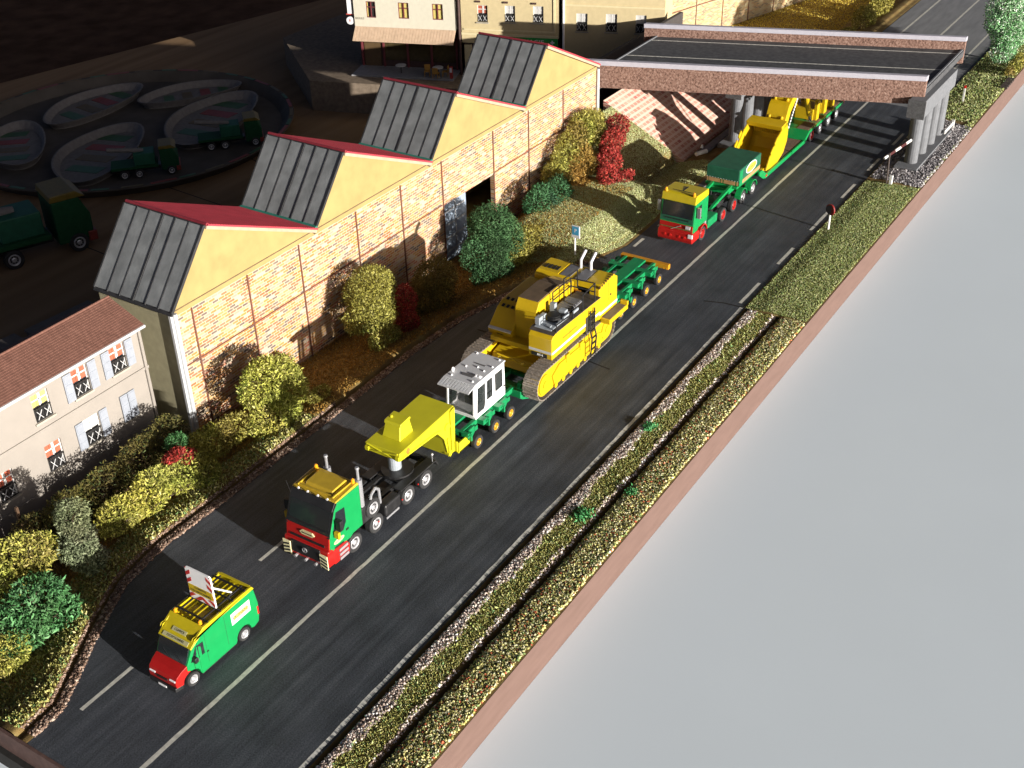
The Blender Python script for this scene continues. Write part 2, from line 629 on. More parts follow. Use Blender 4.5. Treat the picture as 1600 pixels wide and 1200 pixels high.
road_strip("centre_line", 15.23, 48.05, -0.10, 0.08, jag=0.018)
road_strip("centre_line", 48.3, 93.2, -0.09, 0.09, jag=0.012)
road_strip("centre_line", 93.6, 145, -0.09, 0.09, z=.007, jag=0.012)
road_strip("edge_line", 15.23, 57.5, -4.87, -4.69, jag=0.02, m=mat("bright_edge_paint", (0.66, 0.65, 0.60), rough=.7, var=.22, scale=6))
for a, b in ((57.9, 60.7), (63.5, 66.0), (68.9, 72.1), (74.6, 77.2), (79.9, 82.4), (85.3, 87.9), (90.6, 93.4)):
    road_strip("lane_dash", a, b, -4.6, -4.4, jag=0.012)
for a, b in ((17.35, 19.85), (27.0, 29.9), (36.5, 39.2), (46, 49)):
    road_strip("lane_dash", a, b, 3.86, 4.04, jag=0.012)
for a, b in ((61.3, 62.6), (64.7, 66.3), (70, 72.5), (77, 80)):
    road_strip("lane_dash", a, b, 4.0, 4.2, jag=0.012)
road_strip("far_lane_line", 92, 145, 3.2, 3.38, z=.007, jag=0.01)
road_strip("far_edge_line", 99.5, 145, -3.75, -3.58, z=.007, jag=0.01)
M_FAR = ramp_mat("pale_grey_tarmac", (0.2, 1.2, 1.0), 1.6, [(0.3, (0.16, 0.165, 0.175)), (0.7, (0.23, 0.235, 0.245))], rough=0.7, bump=0.25, bscale=25)
road_strip("far_road", 93.5, 145, -4.7, 4.86, z=0.003, m=M_FAR)
# joints where two layout boards meet
mb = MB()
jl = [(47.85, 6.8), (47.95, 0.6), (48.1, 0.0), (48.0, -0.6), (47.9, -1.5)]
for (xa, ya), (xb, yb) in zip(jl[:-1], jl[1:]):
    mb.hexa([(xa - .05, ya, -.02), (xa + .05, ya, -.02), (xb + .05, yb, -.02), (xb - .05, yb, -.02)],
            [(xa - .05, ya, .007), (xa + .05, ya, .007), (xb + .05, yb, .007), (xb - .05, yb, .007)])
jl = [(57.1, -2.6), (57.45, -3.7), (57.5, -4.7), (57.4, -6.0), (57.35, -7.0), (57.5, -8.4)]
for (xa, ya), (xb, yb) in zip(jl[:-1], jl[1:]):
    mb.hexa([(xa - .07, ya, -.02), (xa + .07, ya, -.02), (xb + .07, yb, -.02), (xb - .07, yb, -.02)],
            [(xa - .05, ya, .012), (xa + .05, ya, .012), (xb + .05, yb, .012), (xb - .05, yb, .012)])
mb.build("board_joint", M_GROOVE, kind='structure')


def sstep(a, b, x):
    t = np.clip((x - a) / (b - a), 0, 1)
    return t * t * (3 - 2 * t)


def ground_z(x, y):
    x = np.asarray(x, float)
    y = np.asarray(y, float)
    rl = road_left(x)
    d = y - rl
    z = np.where(d > 0, -0.9 * sstep(0.9, 5.2, d) + 0.10 * sstep(0.55, 0.8, d) * (1 - sstep(0.8, 3.0, d)), -0.03)
    # shallow groove beside the gravel strip on the left
    z = z - 0.16 * np.exp(-((d - 0.52) / 0.10) ** 2) * (d > 0.2) * (x < 58)
    # embankment up to the bridge
    hb = 2.85 * np.clip((y - 8.25) / 5.8, 0, 1.0) * sstep(69.0, 74.5, x + 0.10 * (y - 8)) * (1 - sstep(13.75, 13.95, y)) + 0.75 * sstep(5.0, 7.5, y) * sstep(57.5, 60.5, x) * (1 - sstep(11, 13, y)) * (1 - sstep(66, 72, x))
    edge = 75.98 + 0 * y
    bank = (x < edge) & (y > 4.8) & (y < 16.5)
    z = np.where(bank, np.maximum(z, z * (1 - sstep(0, .3, hb)) + hb + 0.02 * (hb > 0)), z)
    # right-hand verge
    r = y < -4.98
    zr = np.where(x < 57.4, 0.03 - 0.24 * np.exp(-((y + 5.11) / 0.11) ** 2) - 0.30 * np.exp(-((y + 6.98) / 0.12) ** 2) + 0.06 * sstep(-7.1, -7.5, y) * 1.0,
                  0.02 + 0.10 * sstep(-5.2, -6.4, y))
    z = np.where(r, zr, z)
    return z


gx = np.concatenate([np.arange(15.25, 92.0, 0.30), np.arange(92, 146, 1.5)])
gy = np.concatenate([np.arange(-8.66, -4.97, 0.06), np.array([-4.6, 0.0, 3.8]), np.arange(4.2, 10.6, 0.10), np.arange(10.6, 23, 0.35)])
GX, GY = np.meshgrid(gx, gy, indexing='ij')
GZ = ground_z(GX, GY) - 0.0
GZ = np.where((GY > -4.98) & (GY <= road_left(GX)), -0.05, GZ)
nx, ny = GX.shape
V = np.stack([GX, GY, GZ], axis=2).reshape(-1, 3)
I = np.arange(nx * ny).reshape(nx, ny)
Q = np.stack([I[:-1, :-1], I[1:, :-1], I[1:, 1:], I[:-1, 1:]], axis=2).reshape(-1, 4)
T = np.concatenate([Q[:, [0, 1, 2]], Q[:, [0, 2, 3]]])
tri_mesh("ground", V, T, np.zeros((len(V), 3)), M_SOIL, kind='structure')

# raised paving behind the factory and the town
MB().prism([(78.2, 17.2), (145, 17.2), (145, 55), (86, 55), (77.6, 44.5), (80.2, 37.0), (85.0, 23.6), (78.2, 23.3)], 'z', -3.59, -0.89).build("town_pavement", mat("dark_paving", (0.19, 0.148, 0.11), rough=0.9, spec=.1, var=0.2, bump=0.3), kind='structure')

# brown edging board along the right side, and the end board at the near left corner
mb = MB()
mb.box(15.2, 145, -8.665, -8.60, -3.59, 0.05)
mb.build("baseboard_edge", M_BOARD, kind='structure')
M_END = mat("dark_end_board", (0.085, 0.045, 0.037), rough=0.8, var=0.2, bump=0.2)
MB().box(15.12, 15.24, -8.66, 23.1, -3.59, 0.02).build("end_board", M_END, kind='structure')
# dark uneven crack between the ground cover and the edging board
mb = MB()
x = 15.4
while x < 144:
    L_ = random.uniform(.5, 2.2)
    w_ = random.uniform(.02, .055)
    y_ = -8.60 + random.uniform(-.02, .012)
    mb.box(x, min(x + L_, 144.5), y_ - w_ / 2, y_ + w_ / 2, .03, .056)
    x += L_ + random.uniform(.05, .5)
mb.build("board_crack", M_GROOVE, kind='structure')

# ================================================================== FACTORY
FB = -0.95
M_FBRICK = brick_mat("printed_yellow_brick", 0.42, 0.155,
                     [(0.0, (0.36, 0.145, 0.03)), (0.18, (0.40, 0.195, 0.045)), (0.34, (0.36, 0.10, 0.05)), (0.46, (0.42, 0.27, 0.12)),
                      (0.56, (0.40, 0.22, 0.17)), (0.66, (0.27, 0.09, 0.03)), (0.77, (0.095, 0.07, 0.07)), (0.86, (0.42, 0.34, 0.25)), (0.93, (0.15, 0.07, 0.045))],
                     (0.46, 0.385, 0.28), msize=0.02)
M_FYEL = mat("factory_yellow_render", (0.305, 0.222, 0.083), rough=0.85, var=0.10, scale=1.1, bump=0.12, bscale=20)
M_OLIVE = mat("cream_side_render", (0.33, 0.30, 0.19), rough=0.85, var=0.1)
M_REDLINE = mat("red_brown_pilaster", (0.12, 0.045, 0.025), rough=0.8, var=0.2)
M_PANEL = mat("grey_roof_glazing", (0.18, 0.19, 0.195), rough=0.38, var=0.22, scale=1.3, bump=0.12, bscale=9)
M_PANEL_D = mat("roof_edge_black", (0.022, 0.022, 0.024), rough=0.6, var=0.2)
M_ROOFRED = mat("red_corrugated_roof", (0.38, 0.035, 0.05), rough=0.6, var=0.12, scale=1.2)
M_TEAL = mat("teal_gutter", (0.02, 0.16, 0.12), rough=0.6, var=0.15)
M_FASCIA = mat("beige_verge_board", (0.34, 0.27, 0.19), rough=0.8, var=0.12)
M_PIPE = mat("pale_drain_pipe", (0.42, 0.43, 0.44), rough=0.5, var=0.08)
M_DOORBLUE = mat("pale_blue_door", (0.26, 0.32, 0.40), rough=0.6, var=0.12)

fac = thing("factory", "long yellow brick factory with four sawtooth roofs beside the road", "factory", (33.1, 14, FB))
bays = [33.1, 43.4, 53.8, 64.2, 74.1]
mb = MB()
mb.box(33.35, 55.0, 14.0, 14.25, FB, 5.95)
mb.box(60.6, 74.1, 14.0, 14.25, FB, 5.95)
mb.box(55.0, 60.6, 14.0, 14.25, 3.0, 5.95)
mb.build("brick_wall", M_FBRICK, fac)
MB().box(33.1, 33.35, 14.0, 19.0, FB, 6.2).build("end_wall", M_OLIVE, fac, label="cream rendered end wall facing the pale house")
mb = MB()
mb.box(73.85, 74.1, 14.25, 19.0, FB, 6.2)
mb.box(33.35, 73.85, 18.75, 19.0, FB, 6.2)
mb.build("back_wall", M_OLIVE, fac)
for i in range(4):
    a, b = bays[i], bays[i + 1]
    ap = a + 2.82
    MB().prism([(a + .02, 5.95), (b - .02, 5.95), (b - .02, 6.3), (ap, 9.50), (a + .02, 6.3)], 'y', 13.96, 14.22).build("gable", M_FYEL, fac)
mb = MB()
mb.box(33.15, 74.05, 13.925, 13.962, 6.20, 6.245)
mb.build("gable_ledge", mat("ledge_brown", (0.13, 0.09, 0.045), rough=0.8, var=0.2), fac)  # ledge in its own dark brown
for x in (34.35, 38.2, 42.1, 46.85, 50.95, 55.02, 60.65, 64.9, 69.4):
    MB().box(x - .045, x + .045, 13.95, 14.0, FB, 5.9).build("pilaster", M_REDLINE, fac)
mb = MB()
mb.box(33.4, 54.9, 13.965, 14.0, 3.07, 3.14)
mb.box(60.75, 74.0, 13.965, 14.0, 3.07, 3.14)
mb.build("string_course", M_REDLINE, fac)
dr = MB().box(55.1, 57.5, 14.06, 14.16, FB, 3.0).build("door", M_DOORBLUE, fac)
mb = MB()
for z in (-.3, .6, 1.5, 2.4):
    mb.box(55.25, 57.35, 14.03, 14.06, z, z + .12)
mb.box(56.25, 56.35, 14.03, 14.06, FB, 2.9)
mb.build("door_rail", M_PIPE, dr)
MB().box(55.0, 60.6, 14.26, 18.7, FB, FB + .03).build("shop_floor", mat("dark_shop_floor", (0.03, 0.028, 0.025), rough=0.9), fac)
YF, YB = 13.78, 19.12
for i in range(4):
    a, b = bays[i], bays[i + 1]
    ap, az = a + 2.82, 9.60
    ex = 0.22
    # dark under-slab of the glazed slope with black edges
    d = Vector((ap - a, 0, az - 6.25)).normalized()
    nrm = Vector((-d.z, 0, d.x))
    def sl(t, h):
        L = math.hypot(ap - a, az - 6.25)
        return (a + d.x * t * L + nrm.x * h, 6.25 + d.z * t * L + nrm.z * h)
    MB().prism([sl(-.045, .0), sl(1.0, .0), sl(1.0, .10), sl(-.045, .10)], 'y', YF, YB).build("glazing_frame", M_PANEL_D, fac)
    gaps = [0, .9, 1.78, 2.62, 3.52, 4.38, YB - YF]
    for k in range(6):
        y0 = YF + gaps[k] + (.07 if k in (0, 3) else .022)
        y1 = YF + gaps[k + 1] - (.07 if k in (2, 5) else .022)
        w = random.uniform(-.012, .012)
        MB().prism([sl(.0, .10), sl(.985, .10), sl(.985, .145 + w), sl(.0, .145 + w)], 'y', y0, y1).build("roof_panel", M_PANEL, fac, bev=.012)
    for k in range(7):
        y0 = min(max(YF + gaps[k], YF + .02), YB - .03)
        hw = .045 if k in (0, 3, 6) else .014
        MB().prism([sl(-.01, .10), sl(.99, .10), sl(.99, .175), sl(-.01, .175)], 'y', y0 - hw, y0 + hw).build("glazing_bar", M_PANEL_D, fac)
    # red slope with ribs
    L2 = math.hypot(b - ap, az - 6.28)
    e = Vector((b - ap, 0, 6.28 - az)) / L2
    m2 = Vector((-e.z, 0, e.x))
    def rl(t, h):
        return (ap + e.x * t * L2 + m2.x * h, az + e.z * t * L2 + m2.z * h)
    mb = MB()
    mb.prism([rl(0, .02), rl(1, .02), rl(1, .10), rl(0, .10)], 'y', YF - .1, YB)
    for k in range(46):
        t = (k + .5) / 46
        mb.prism([rl(t - .006, .10), rl(t + .006, .10), rl(t + .003, .128), rl(t - .003, .128)], 'y', YF - .1, YB)
    mb.build("red_roof_slope", M_ROOFRED, fac)
    MB().prism([rl(0.0, -.14), rl(.995, -.14), rl(.995, .02), rl(0.0, .02)], 'y', YF - .08, YF + .1).build("verge_board", M_FASCIA, fac)
    MB().cyl((ap + .02, YF - .1, az + .09), (ap + .02, YB, az + .09), .085, 8).build("ridge_cap", mat("dark_red_ridge", (0.20, 0.02, 0.03), rough=0.5, var=.1), fac)
    if i > 0:
        MB().prism([(a - .34, 6.32), (a + .06, 6.36), (a + .03, 6.52), (a - .40, 6.46)], 'y', YF - .05, YB).build("valley_gutter", M_TEAL, fac)
mb = MB()
mb.cyl((33.2, 13.86, FB), (33.2, 13.86, 6.15), .11, 10)
mb.box(32.95, 33.1, 13.9, 14.05, FB, 6.1)
mb.build("drain_pipe", M_PIPE, fac)
MB().cyl((74.15, 13.9, 0), (74.15, 13.9, 6.0), .12, 10).build("drain_pipe", M_PIPE, fac)

# ================================================================== PALE HOUSE
M_HWALL = mat("cream_house_render", (0.245, 0.22, 0.195), rough=0.9, var=0.05, scale=1.0, bump=0.08)
M_TILE = ramp_mat("red_brown_roof_tile", (3.0, 1, 1), 2.2, [(0.3, (0.12, 0.055, 0.04)), (0.6, (0.16, 0.075, 0.055)), (0.8, (0.20, 0.10, 0.075))], rough=0.85, bump=0.3)
M_SHUT = mat("blue_grey_shutter", (0.24, 0.26, 0.30), rough=0.6, var=0.06)
M_RAIL = mat("black_iron_rail", (0.012, 0.012, 0.012), rough=0.5, var=0.0)
M_RAILW = mat("white_rail_cross", (0.5, 0.5, 0.5), rough=0.6, var=0.0)
M_CURT_R = mat("orange_red_curtain", (0.40, 0.09, 0.045), rough=0.8, var=0.1)
M_CURT_W = mat("white_curtain", (0.55, 0.54, 0.52), rough=0.8, var=0.05)
M_CURT_Y = mat("yellow_curtain", (0.5, 0.42, 0.12), rough=0.8, var=0.08)
M_DARKIN = mat("dark_room", (0.012, 0.011, 0.012), rough=0.9, var=0.2)
M_SILL = mat("stone_sill", (0.33, 0.30, 0.25), rough=0.85, var=0.1)


def walls_with_holes(x0, x1, z0, z1, holes, y0, y1):
    """a wall from blocks that leaves the window openings free (holes: x0,x1,z0,z1)"""
    mb = MB()
    zs = sorted(set([z0, z1] + [h[2] for h in holes] + [h[3] for h in holes]))
    for a, b in zip(zs[:-1], zs[1:]):
        hs = sorted([h for h in holes if h[2] < (a + b) / 2 < h[3]])
        x = x0
        for h in hs:
            if h[0] > x:
                mb.box(x, h[0], y0, y1, a, b)
            x = h[1]
        if x < x1:
            mb.box(x, x1, y0, y1, a, b)
    return mb


def house_window(parent, x0, x1, z0, z1, y, curtain=None, rail=True, shutters=0, closed=False, frame=M_CURT_W):
    """frame set back in its opening, dark room behind, curtain, iron rail, shutters"""
    fr = MB()
    t = .05
    fr.box(x0, x0 + t, y + .08, y + .14, z0, z1).box(x1 - t, x1, y + .08, y + .14, z0, z1)
    fr.box(x0 + t, x1 - t, y + .08, y + .14, z1 - t, z1).box(x0 + t, x1 - t, y + .08, y + .14, z0, z0 + t)
    w = fr.build("window", frame, parent)
    MB().box(x0 + t, x1 - t, y + .17, y + .19, z0 + t, z1 - t).build("pane", M_DARKIN, w)
    zm = z0 + (z1 - z0) * .5
    if curtain:
        c = MB()
        k = 6
        xs_ = np.linspace(x0 + t, x1 - t, k + 1)
        for i in range(k):
            mi = 0 if curtain == 'w' else (1 if i != 3 else 0)
            c.box(xs_[i] + .005, xs_[i + 1] - .005, y + .12 + .012 * (i % 2), y + .155, zm + .02, z1 - t - .01, mi)
        c.box(x0 + t, x1 - t, y + .10, y + .118, zm + (z1 - zm) * .45, zm + (z1 - zm) * .55, 0)
        c.box((x0 + x1) / 2 - .025, (x0 + x1) / 2 + .025, y + .10, y + .118, zm, z1 - t, 0)
        c.build("curtain", [M_CURT_W, {'r': M_CURT_R, 'y': M_CURT_Y, 'w': M_CURT_W}[curtain]], w)
    if rail:
        r = MB()
        r.box(x0 + .01, x1 - .01, y - .03, y, zm - .09, zm - .04)
        r.box(x0 + .01, x1 - .01, y - .03, y, z0 + .04, z0 + .09)
        for i in range(7):
            x = x0 + .03 + (x1 - x0 - .06) * i / 6
            r.box(x - .012, x + .012, y - .022, y - .006, z0 + .05, zm - .05)
        r.build("balcony_rail", M_RAIL, w)
        q = MB()
        for s in (1, -1):
            for (u0, u1) in ((.12, .42), (.58, .88)):
                xa, xb = x0 + (x1 - x0) * u0, x0 + (x1 - x0) * u1
                za, zb = (z0 + .12, zm - .14) if s == 1 else (zm - .14, z0 + .12)
                q.cyl((xa, y - .04, za), (xb, y - .04, zb), .018, 5)
        q.build("rail_cross", M_RAILW, w)
    MB().box(x0 - .1, x1 + .1, y - .09, y + .05, z0 - .1, z0 - .005).build("window_sill", M_SILL, parent)
    if shutters or closed:
        sw = (x1 - x0) * .5
        for s in (-1, 1):
            if s == -1 and shutters == 2:
                continue
            a = (x0 - sw - .02, x0 - .02) if s == -1 else (x1 + .02, x1 + sw + .02)
            if closed:
                a = (x0 + .01, (x0 + x1) / 2 - .02) if s == -1 else ((x0 + x1) / 2 + .02, x1 - .01)
            sb = MB().box(a[0], a[1], y - .075, y - .012, z0, z1 + .03)
            o = sb.build("shutter", M_SHUT, parent)
            sl_ = MB()
            for j in range(3):
                zz = z0 + .06 + (z1 - z0) * j / 3
                sl_.box(a[0] + .05, a[1] - .05, y - .09, y - .076, zz, zz + (z1 - z0) / 3 - .1)
            sl_.build("shutter_panel", M_SHUT, o)


hs = thing("terraced_house", "pale cream two storey house with red tiled roof and grey shutters", "house", (27, 15, FB))
HX0, HX1, HY = 19.5, 31.95, 15.0
wins = [(25.55, 26.45, 4.05, 5.42), (27.75, 28.65, 4.10, 5.5), (29.95, 30.85, 4.15, 5.5), (25.55, 26.45, 1.35, 2.75), (27.75, 28.65, 1.45, 2.85), (29.95, 30.85, 1.5, 2.9), (21.6, 22.5, 4.05, 5.42), (22.9, 23.8, 1.35, 2.75)]
walls_with_holes(HX0, HX1, FB, 5.85, wins, HY, HY + .22).build("front_wall", M_HWALL, hs)
MB().box(HX0, HX1, 18.3, 18.5, FB, 5.85).build("back_wall", M_HWALL, hs)
MB().prism([(HY + .22, FB), (18.3, FB), (18.3, 5.85), (16.8, 6.72), (HY + .22, 5.95)], 'x', HX1 - .2, HX1 - .003).build("side_wall", M_OLIVE, hs)
MB().prism([(HY + .22, FB), (18.3, FB), (18.3, 5.85), (16.8, 6.72), (HY + .22, 5.95)], 'x', HX0 + .003, HX0 + .2).build("side_wall", M_OLIVE, hs)
for w, (c, sh, cl) in zip(wins, [('y', 0, 0), ('r', 1, 0), ('r', 1, 0), ('r', 0, 0), ('w', 1, 0), ('w', 1, 1), ('r', 1, 0), ('r', 0, 0)]):
    house_window(hs, *w, HY, curtain=c, shutters=sh, closed=bool(cl))
mb = MB()
mb.box(HX0, HX1 + .02, HY - .06, HY, 3.52, 3.66)
mb.box(HX0, HX1 + .02, HY - .035, HY, .62, .74)
mb.build("cornice", M_HWALL, hs)
mb = MB()
NC = 17
for i in range(NC):
    t0, t1 = i / NC, (i + 1) / NC
    y0, y1 = 14.72 + (16.82 - 14.72) * t0, 14.72 + (16.82 - 14.72) * t1
    z0, z1 = 5.93 + .88 * t0, 5.93 + .88 * t1
    mb.prism([(y0 - .012, z0 + .032), (y1 + .02, z1 + .026), (y1 + .02, z1 - .02), (y0 - .012, z0 - .02)], 'x', HX0 - .1, HX1 + .06)
rf = mb.build("roof", M_TILE, hs)
MB().prism([(16.8, 6.80), (18.75, 5.85), (18.75, 5.78), (16.8, 6.72)], 'x', HX0 - .1, HX1 + .06).build("rear_roof", M_TILE, hs)
MB().cyl((HX0 - .1, 16.83, 6.84), (HX1 + .06, 16.83, 6.84), .06, 8).build("ridge_tile", M_TILE, rf)
MB().box(HX0 - .1, HX1 + .08, 14.62, 14.74, 5.80, 5.94).build("gutter", M_PIPE, hs, bev=.03)
mb = MB()
mb.cyl((31.78, 14.93, FB), (31.78, 14.93, 5.8), .06, 8)
mb.build("drain_pipe", M_HWALL, hs)

# ================================================================== BRIDGE
BR = math.atan2(-.941, .339)
M_STONE_BR = ramp_mat("brown_pebbledash", (1, 1, 1), 7.0, [(0.28, (0.048, 0.026, 0.019)), (0.45, (0.165, 0.094, 0.072)), (0.6, (0.235, 0.145, 0.115)), (0.75, (0.33, 0.235, 0.19))], rough=0.95, bump=1.0, bscale=11)
M_CAP = mat("lilac_grey_coping", (0.36, 0.35, 0.40), rough=0.7, var=0.05)
M_DECK = ramp_mat("bridge_tarmac", (1, 1, 1), 3.0, [(0.3, (0.045, 0.046, 0.05)), (0.7, (0.085, 0.086, 0.09))], rough=0.7, bump=0.2)
M_CONC = mat("grey_concrete", (0.125, 0.13, 0.142), rough=0.75, var=0.12, scale=3, bump=0.2)
M_CONC_D = mat("rough_grey_concrete", (0.10, 0.10, 0.105), rough=0.9, var=0.25, scale=8, bump=0.5)
br = thing("bridge", "concrete road bridge with brown pebble parapets crossing over the road", "bridge", (74.8, 14.45, 0), BR, local=True)
SK = 3.2 / 9.05
MB().prism([(0, .0), (22.7, .0), (25.9, 9.05), (3.2, 9.05)], 'z', 5.0, 5.45).build("deck", M_DECK, br)


def para(name, y0, y1, z0, z1, m, over=0.0, seg=1, bev=0, ext=0.9):
    MB().prism([(y0 * SK - over - ext, y0), (22.7 + y0 * SK + over, y0), (22.7 + y1 * SK + over, y1), (y1 * SK - over - ext, y1)], 'z', z0, z1).build(name, m, br, bev=bev)


para("parapet", -.26, -.004, 4.45, 6.08, M_STONE_BR)
para("coping", -.32, .08, 6.083, 6.42, M_CAP, .02, bev=.015)
para("parapet", 9.054, 9.30, 4.45, 6.10, M_STONE_BR)
para("coping", 8.98, 9.36, 6.103, 6.42, M_CAP, .02, bev=.015)
mb = MB()
for y in (4.2, 8.1):
    mb.prism([(y * SK + .1, y), (22.6 + y * SK, y), (22.6 + (y + .12) * SK, y + .12), ((y + .12) * SK + .1, y + .12)], 'z', 5.452, 5.458)
mb.build("deck_line", LINE_W, br)
mb = MB()
for x0 in (0, 22.5):
    mb.prism([(x0, .0), (x0 + .12, .0), (x0 + 3.32, 9.05), (x0 + 3.2, 9.05)], 'z', 5.456, 5.53)
mb.build("end_strip", M_CONC, br)
MB().prism([(1.5, .5), (21.5, .5), (24.2, 8.5), (4.2, 8.5)], 'z', 4.75, 5.0).build("deck_soffit", M_CONC_D, br)


def pier(x0, x1, yc, name="pier"):
    """columns on a plinth under a cross beam, in world coordinates"""
    inv = Matrix.Rotation(-BR, 4, 'Z') @ Matrix.Translation((-74.8, -14.45, 0))

    def bld(b, nm, m, parent, bev=0.0, smooth=False):
        b.v = [tuple(inv @ Vector(p)) for p in b.v]
        return b.build(nm, m, parent, bev=bev)
    beam = bld(MB().box(x0 + .5, x1 - .3, yc - .55, yc + .55, 3.75, 4.98), name, M_CONC, br, .03)
    bld(MB().box(x0 + .42, x0 + .5, yc - .6, yc + .6, 3.7, 4.98), "beam_end", M_CONC_D, beam)
    for k in range(4):
        x = x0 + 1.25 + (x1 - x0 - 2.4) * k / 3
        b = MB().cyl((x, yc, .2), (x, yc, 3.75), .44, 18)
        bld(b, "column", M_CONC, br)
    bld(MB().box(x0, x1, yc - .8, yc + .8, -.12, .32), "plinth", M_CONC, br, .03)


pier(80.9, 89.4, -6.75)
pier(78.6, 87.1, 5.55)

# red brick abutment: wing facing the grass bank, long face along the road under the deck
M_RSLOPE = brick_mat("printed_pink_brick_slope", 0.50, 0.20, [(0.0, (0.56, 0.27, 0.20)), (0.4, (0.60, 0.32, 0.24)), (0.65, (0.52, 0.20, 0.15)), (0.88, (0.42, 0.12, 0.10))],
                     (0.70, 0.50, 0.41), msize=0.05)
ab = thing("paved_bank", "pinkish red brick paved slope rising from the road under the left end of the bridge", "wall", (82, 12, -.5))
MB().prism([(7.75, -.32), (14.4, 3.03), (14.4, -.9), (7.75, -.9)], 'x', 75.95, 93).build("paved_slope", M_RSLOPE, ab)
MB().box(76.2, 93, 16.3, 16.6, -.9, 4.95).build("back_wall", mat("shade_dark_abutment", (.05, .042, .038), rough=.9), ab)  # wall coloured near black to paint the shaded void under the deck
kb = MB().box(77.3, 92, 6.55, 7.1, -.05, .16).build("kerb_stone", mat("blue_grey_kerb", (0.12, 0.12, 0.16), rough=.8, var=.2), None, bev=.03, kind='structure')

# ================================================================== TOWN BEHIND
def facade_root(name, label, cat, s):
    u = Vector((-.339, .941, 0))
    p = Vector((85.25, 34.05, -.9)) + u * s
    return thing(name, label, cat, (p.x, p.y, -.9), BR, local=True)


M_CAFE = mat("cream_cafe_wall", (0.55, 0.52, 0.42), rough=0.9, var=0.04)
M_PHARM = mat("ochre_facade", (0.50, 0.41, 0.235), rough=0.9, var=0.05, bump=.08)
M_PHARM_L = mat("ochre_trim", (0.58, 0.50, 0.30), rough=0.9, var=0.05)
M_AWN = mat("ribbed_awning", (0.50, 0.36, 0.25), rough=0.8, var=0.1)
M_MAROON = mat("maroon_window_frame", (0.15, 0.03, 0.035), rough=0.6, var=0.1)
M_GREENSIGN = mat("green_shop_fascia", (0.02, 0.30, 0.05), rough=0.5, var=0.06)
M_PLUM = mat("dark_shop_front", (0.06, 0.03, 0.025), rough=0.6, var=0.2)
M_TERR = mat("terrace_slab", (0.25, 0.25, 0.26), rough=0.8, var=0.1)

# cafe: local x from -9.1 (left) to 0 (right), facade at y = 0
cf = facade_root("cafe_building", "cream corner cafe with yellow curtained windows above a ribbed awning", "cafe", 0)
z0 = 0.0
cw = [(-7.95, -7.1, 4.65, 6.05), (-5.05, -4.1, 4.68, 6.05), (-2.0, -1.05, 4.7, 6.05)]
walls_with_holes(-9.1, 0, 3.75, 9.2, cw + [(-7.95, -7.1, 7.4, 8.7), (-5.05, -4.1, 7.4, 8.7), (-2.0, -1.05, 7.4, 8.7)], 0, .2).build("upper_wall", M_CAFE, cf)
MB().box(-9.1, 0, .2, 6, 3.75, 9.2).build("upper_block", M_CAFE, cf)
MB().box(-9.1, 0, .9, 6, z0, 3.75).build("ground_floor", M_PLUM, cf)
for i, (a, b, c, d) in enumerate(cw + [(-7.95, -7.1, 7.4, 8.7), (-5.05, -4.1, 7.4, 8.7), (-2.0, -1.05, 7.4, 8.7)]):
    w = MB()
    t = .06
    w.box(a, a + t, .03, .1, c, d).box(b - t, b, .03, .1, c, d).box(a + t, b - t, .03, .1, d - t, d).box(a + t, b - t, .03, .1, c, c + t)
    w.box((a + b) / 2 - .04, (a + b) / 2 + .04, .025, .09, c, d).box(a + t, b - t, .025, .09, c + (d - c) * .62, c + (d - c) * .62 + .07)
    wo_ = w.build("window", M_MAROON, cf)
    k = MB()
    for q0, q1 in ((a + t, (a + b) / 2 - .04), ((a + b) / 2 + .04, b - t)):
        k.box(q0, q1, .12, .14, c + t, d - t)
    k.build("curtain", M_CURT_Y if i != 0 else M_DARKIN, wo_)
    if i == 0:
        MB().box(a + t, a + t + .07, .10, .12, c + t, d - t).build("curtain_edge", M_CURT_Y, wo_)
aw = MB()
for k in range(34):
    x0, x1 = -9.1 + 9.1 * k / 34, -9.1 + 9.1 * (k + 1) / 34
    aw.prism([(-.02, 3.86), (-1.05, 2.90), (-1.05, 2.86), (-.02, 3.78)], 'x', x0 + .02, x1 - .02)
    aw.prism([(-.02, 3.83), (-1.05, 2.875), (-1.05, 2.85), (-.02, 3.77)], 'x', x1 - .02, x1 + .02)
aw.build("awning", M_AWN, cf)
sf = MB()
for x in (-8.9, -6.9, -4.7, -2.5, -.2):
    sf.box(x - .08, x + .08, .72, .88, z0, 2.9)
sf.box(-9.1, 0, .72, .88, 2.72, 2.95)
sf.build("shop_front_frame", M_MAROON, cf)
for x0, x1 in ((-6.8, -4.8), (-4.6, -2.6), (-2.4, -.3)):
    MB().box(x0, x1, .82, .84, .7, 2.7).build("shop_window", mat("shop_glass", (0.06, 0.045, 0.02), rough=.1, var=.2), cf)
MB().box(-8.7, -7.2, .80, .86, 0, 2.6).build("door", mat("brown_door", (0.10, 0.06, 0.025), rough=.6), cf)
MB().box(-9.15, .1, -1.9, .9, .0, .12).build("terrace_step", M_TERR, cf)
text("cafe_lettering", "Café Restaurant", .34, plane_M((-4.2, -.012 + .70, 2.84), (1, 0, 0), (0, 0, 1)), TXT_K, cf)
text("wall_lettering", "BOULE", .26, plane_M((-8.6, -.012, 4.55), (1, 0, 0), (0, 0, 1)), mat("grey_lettering", (0.18, 0.15, 0.12), rough=.7, var=0), cf)
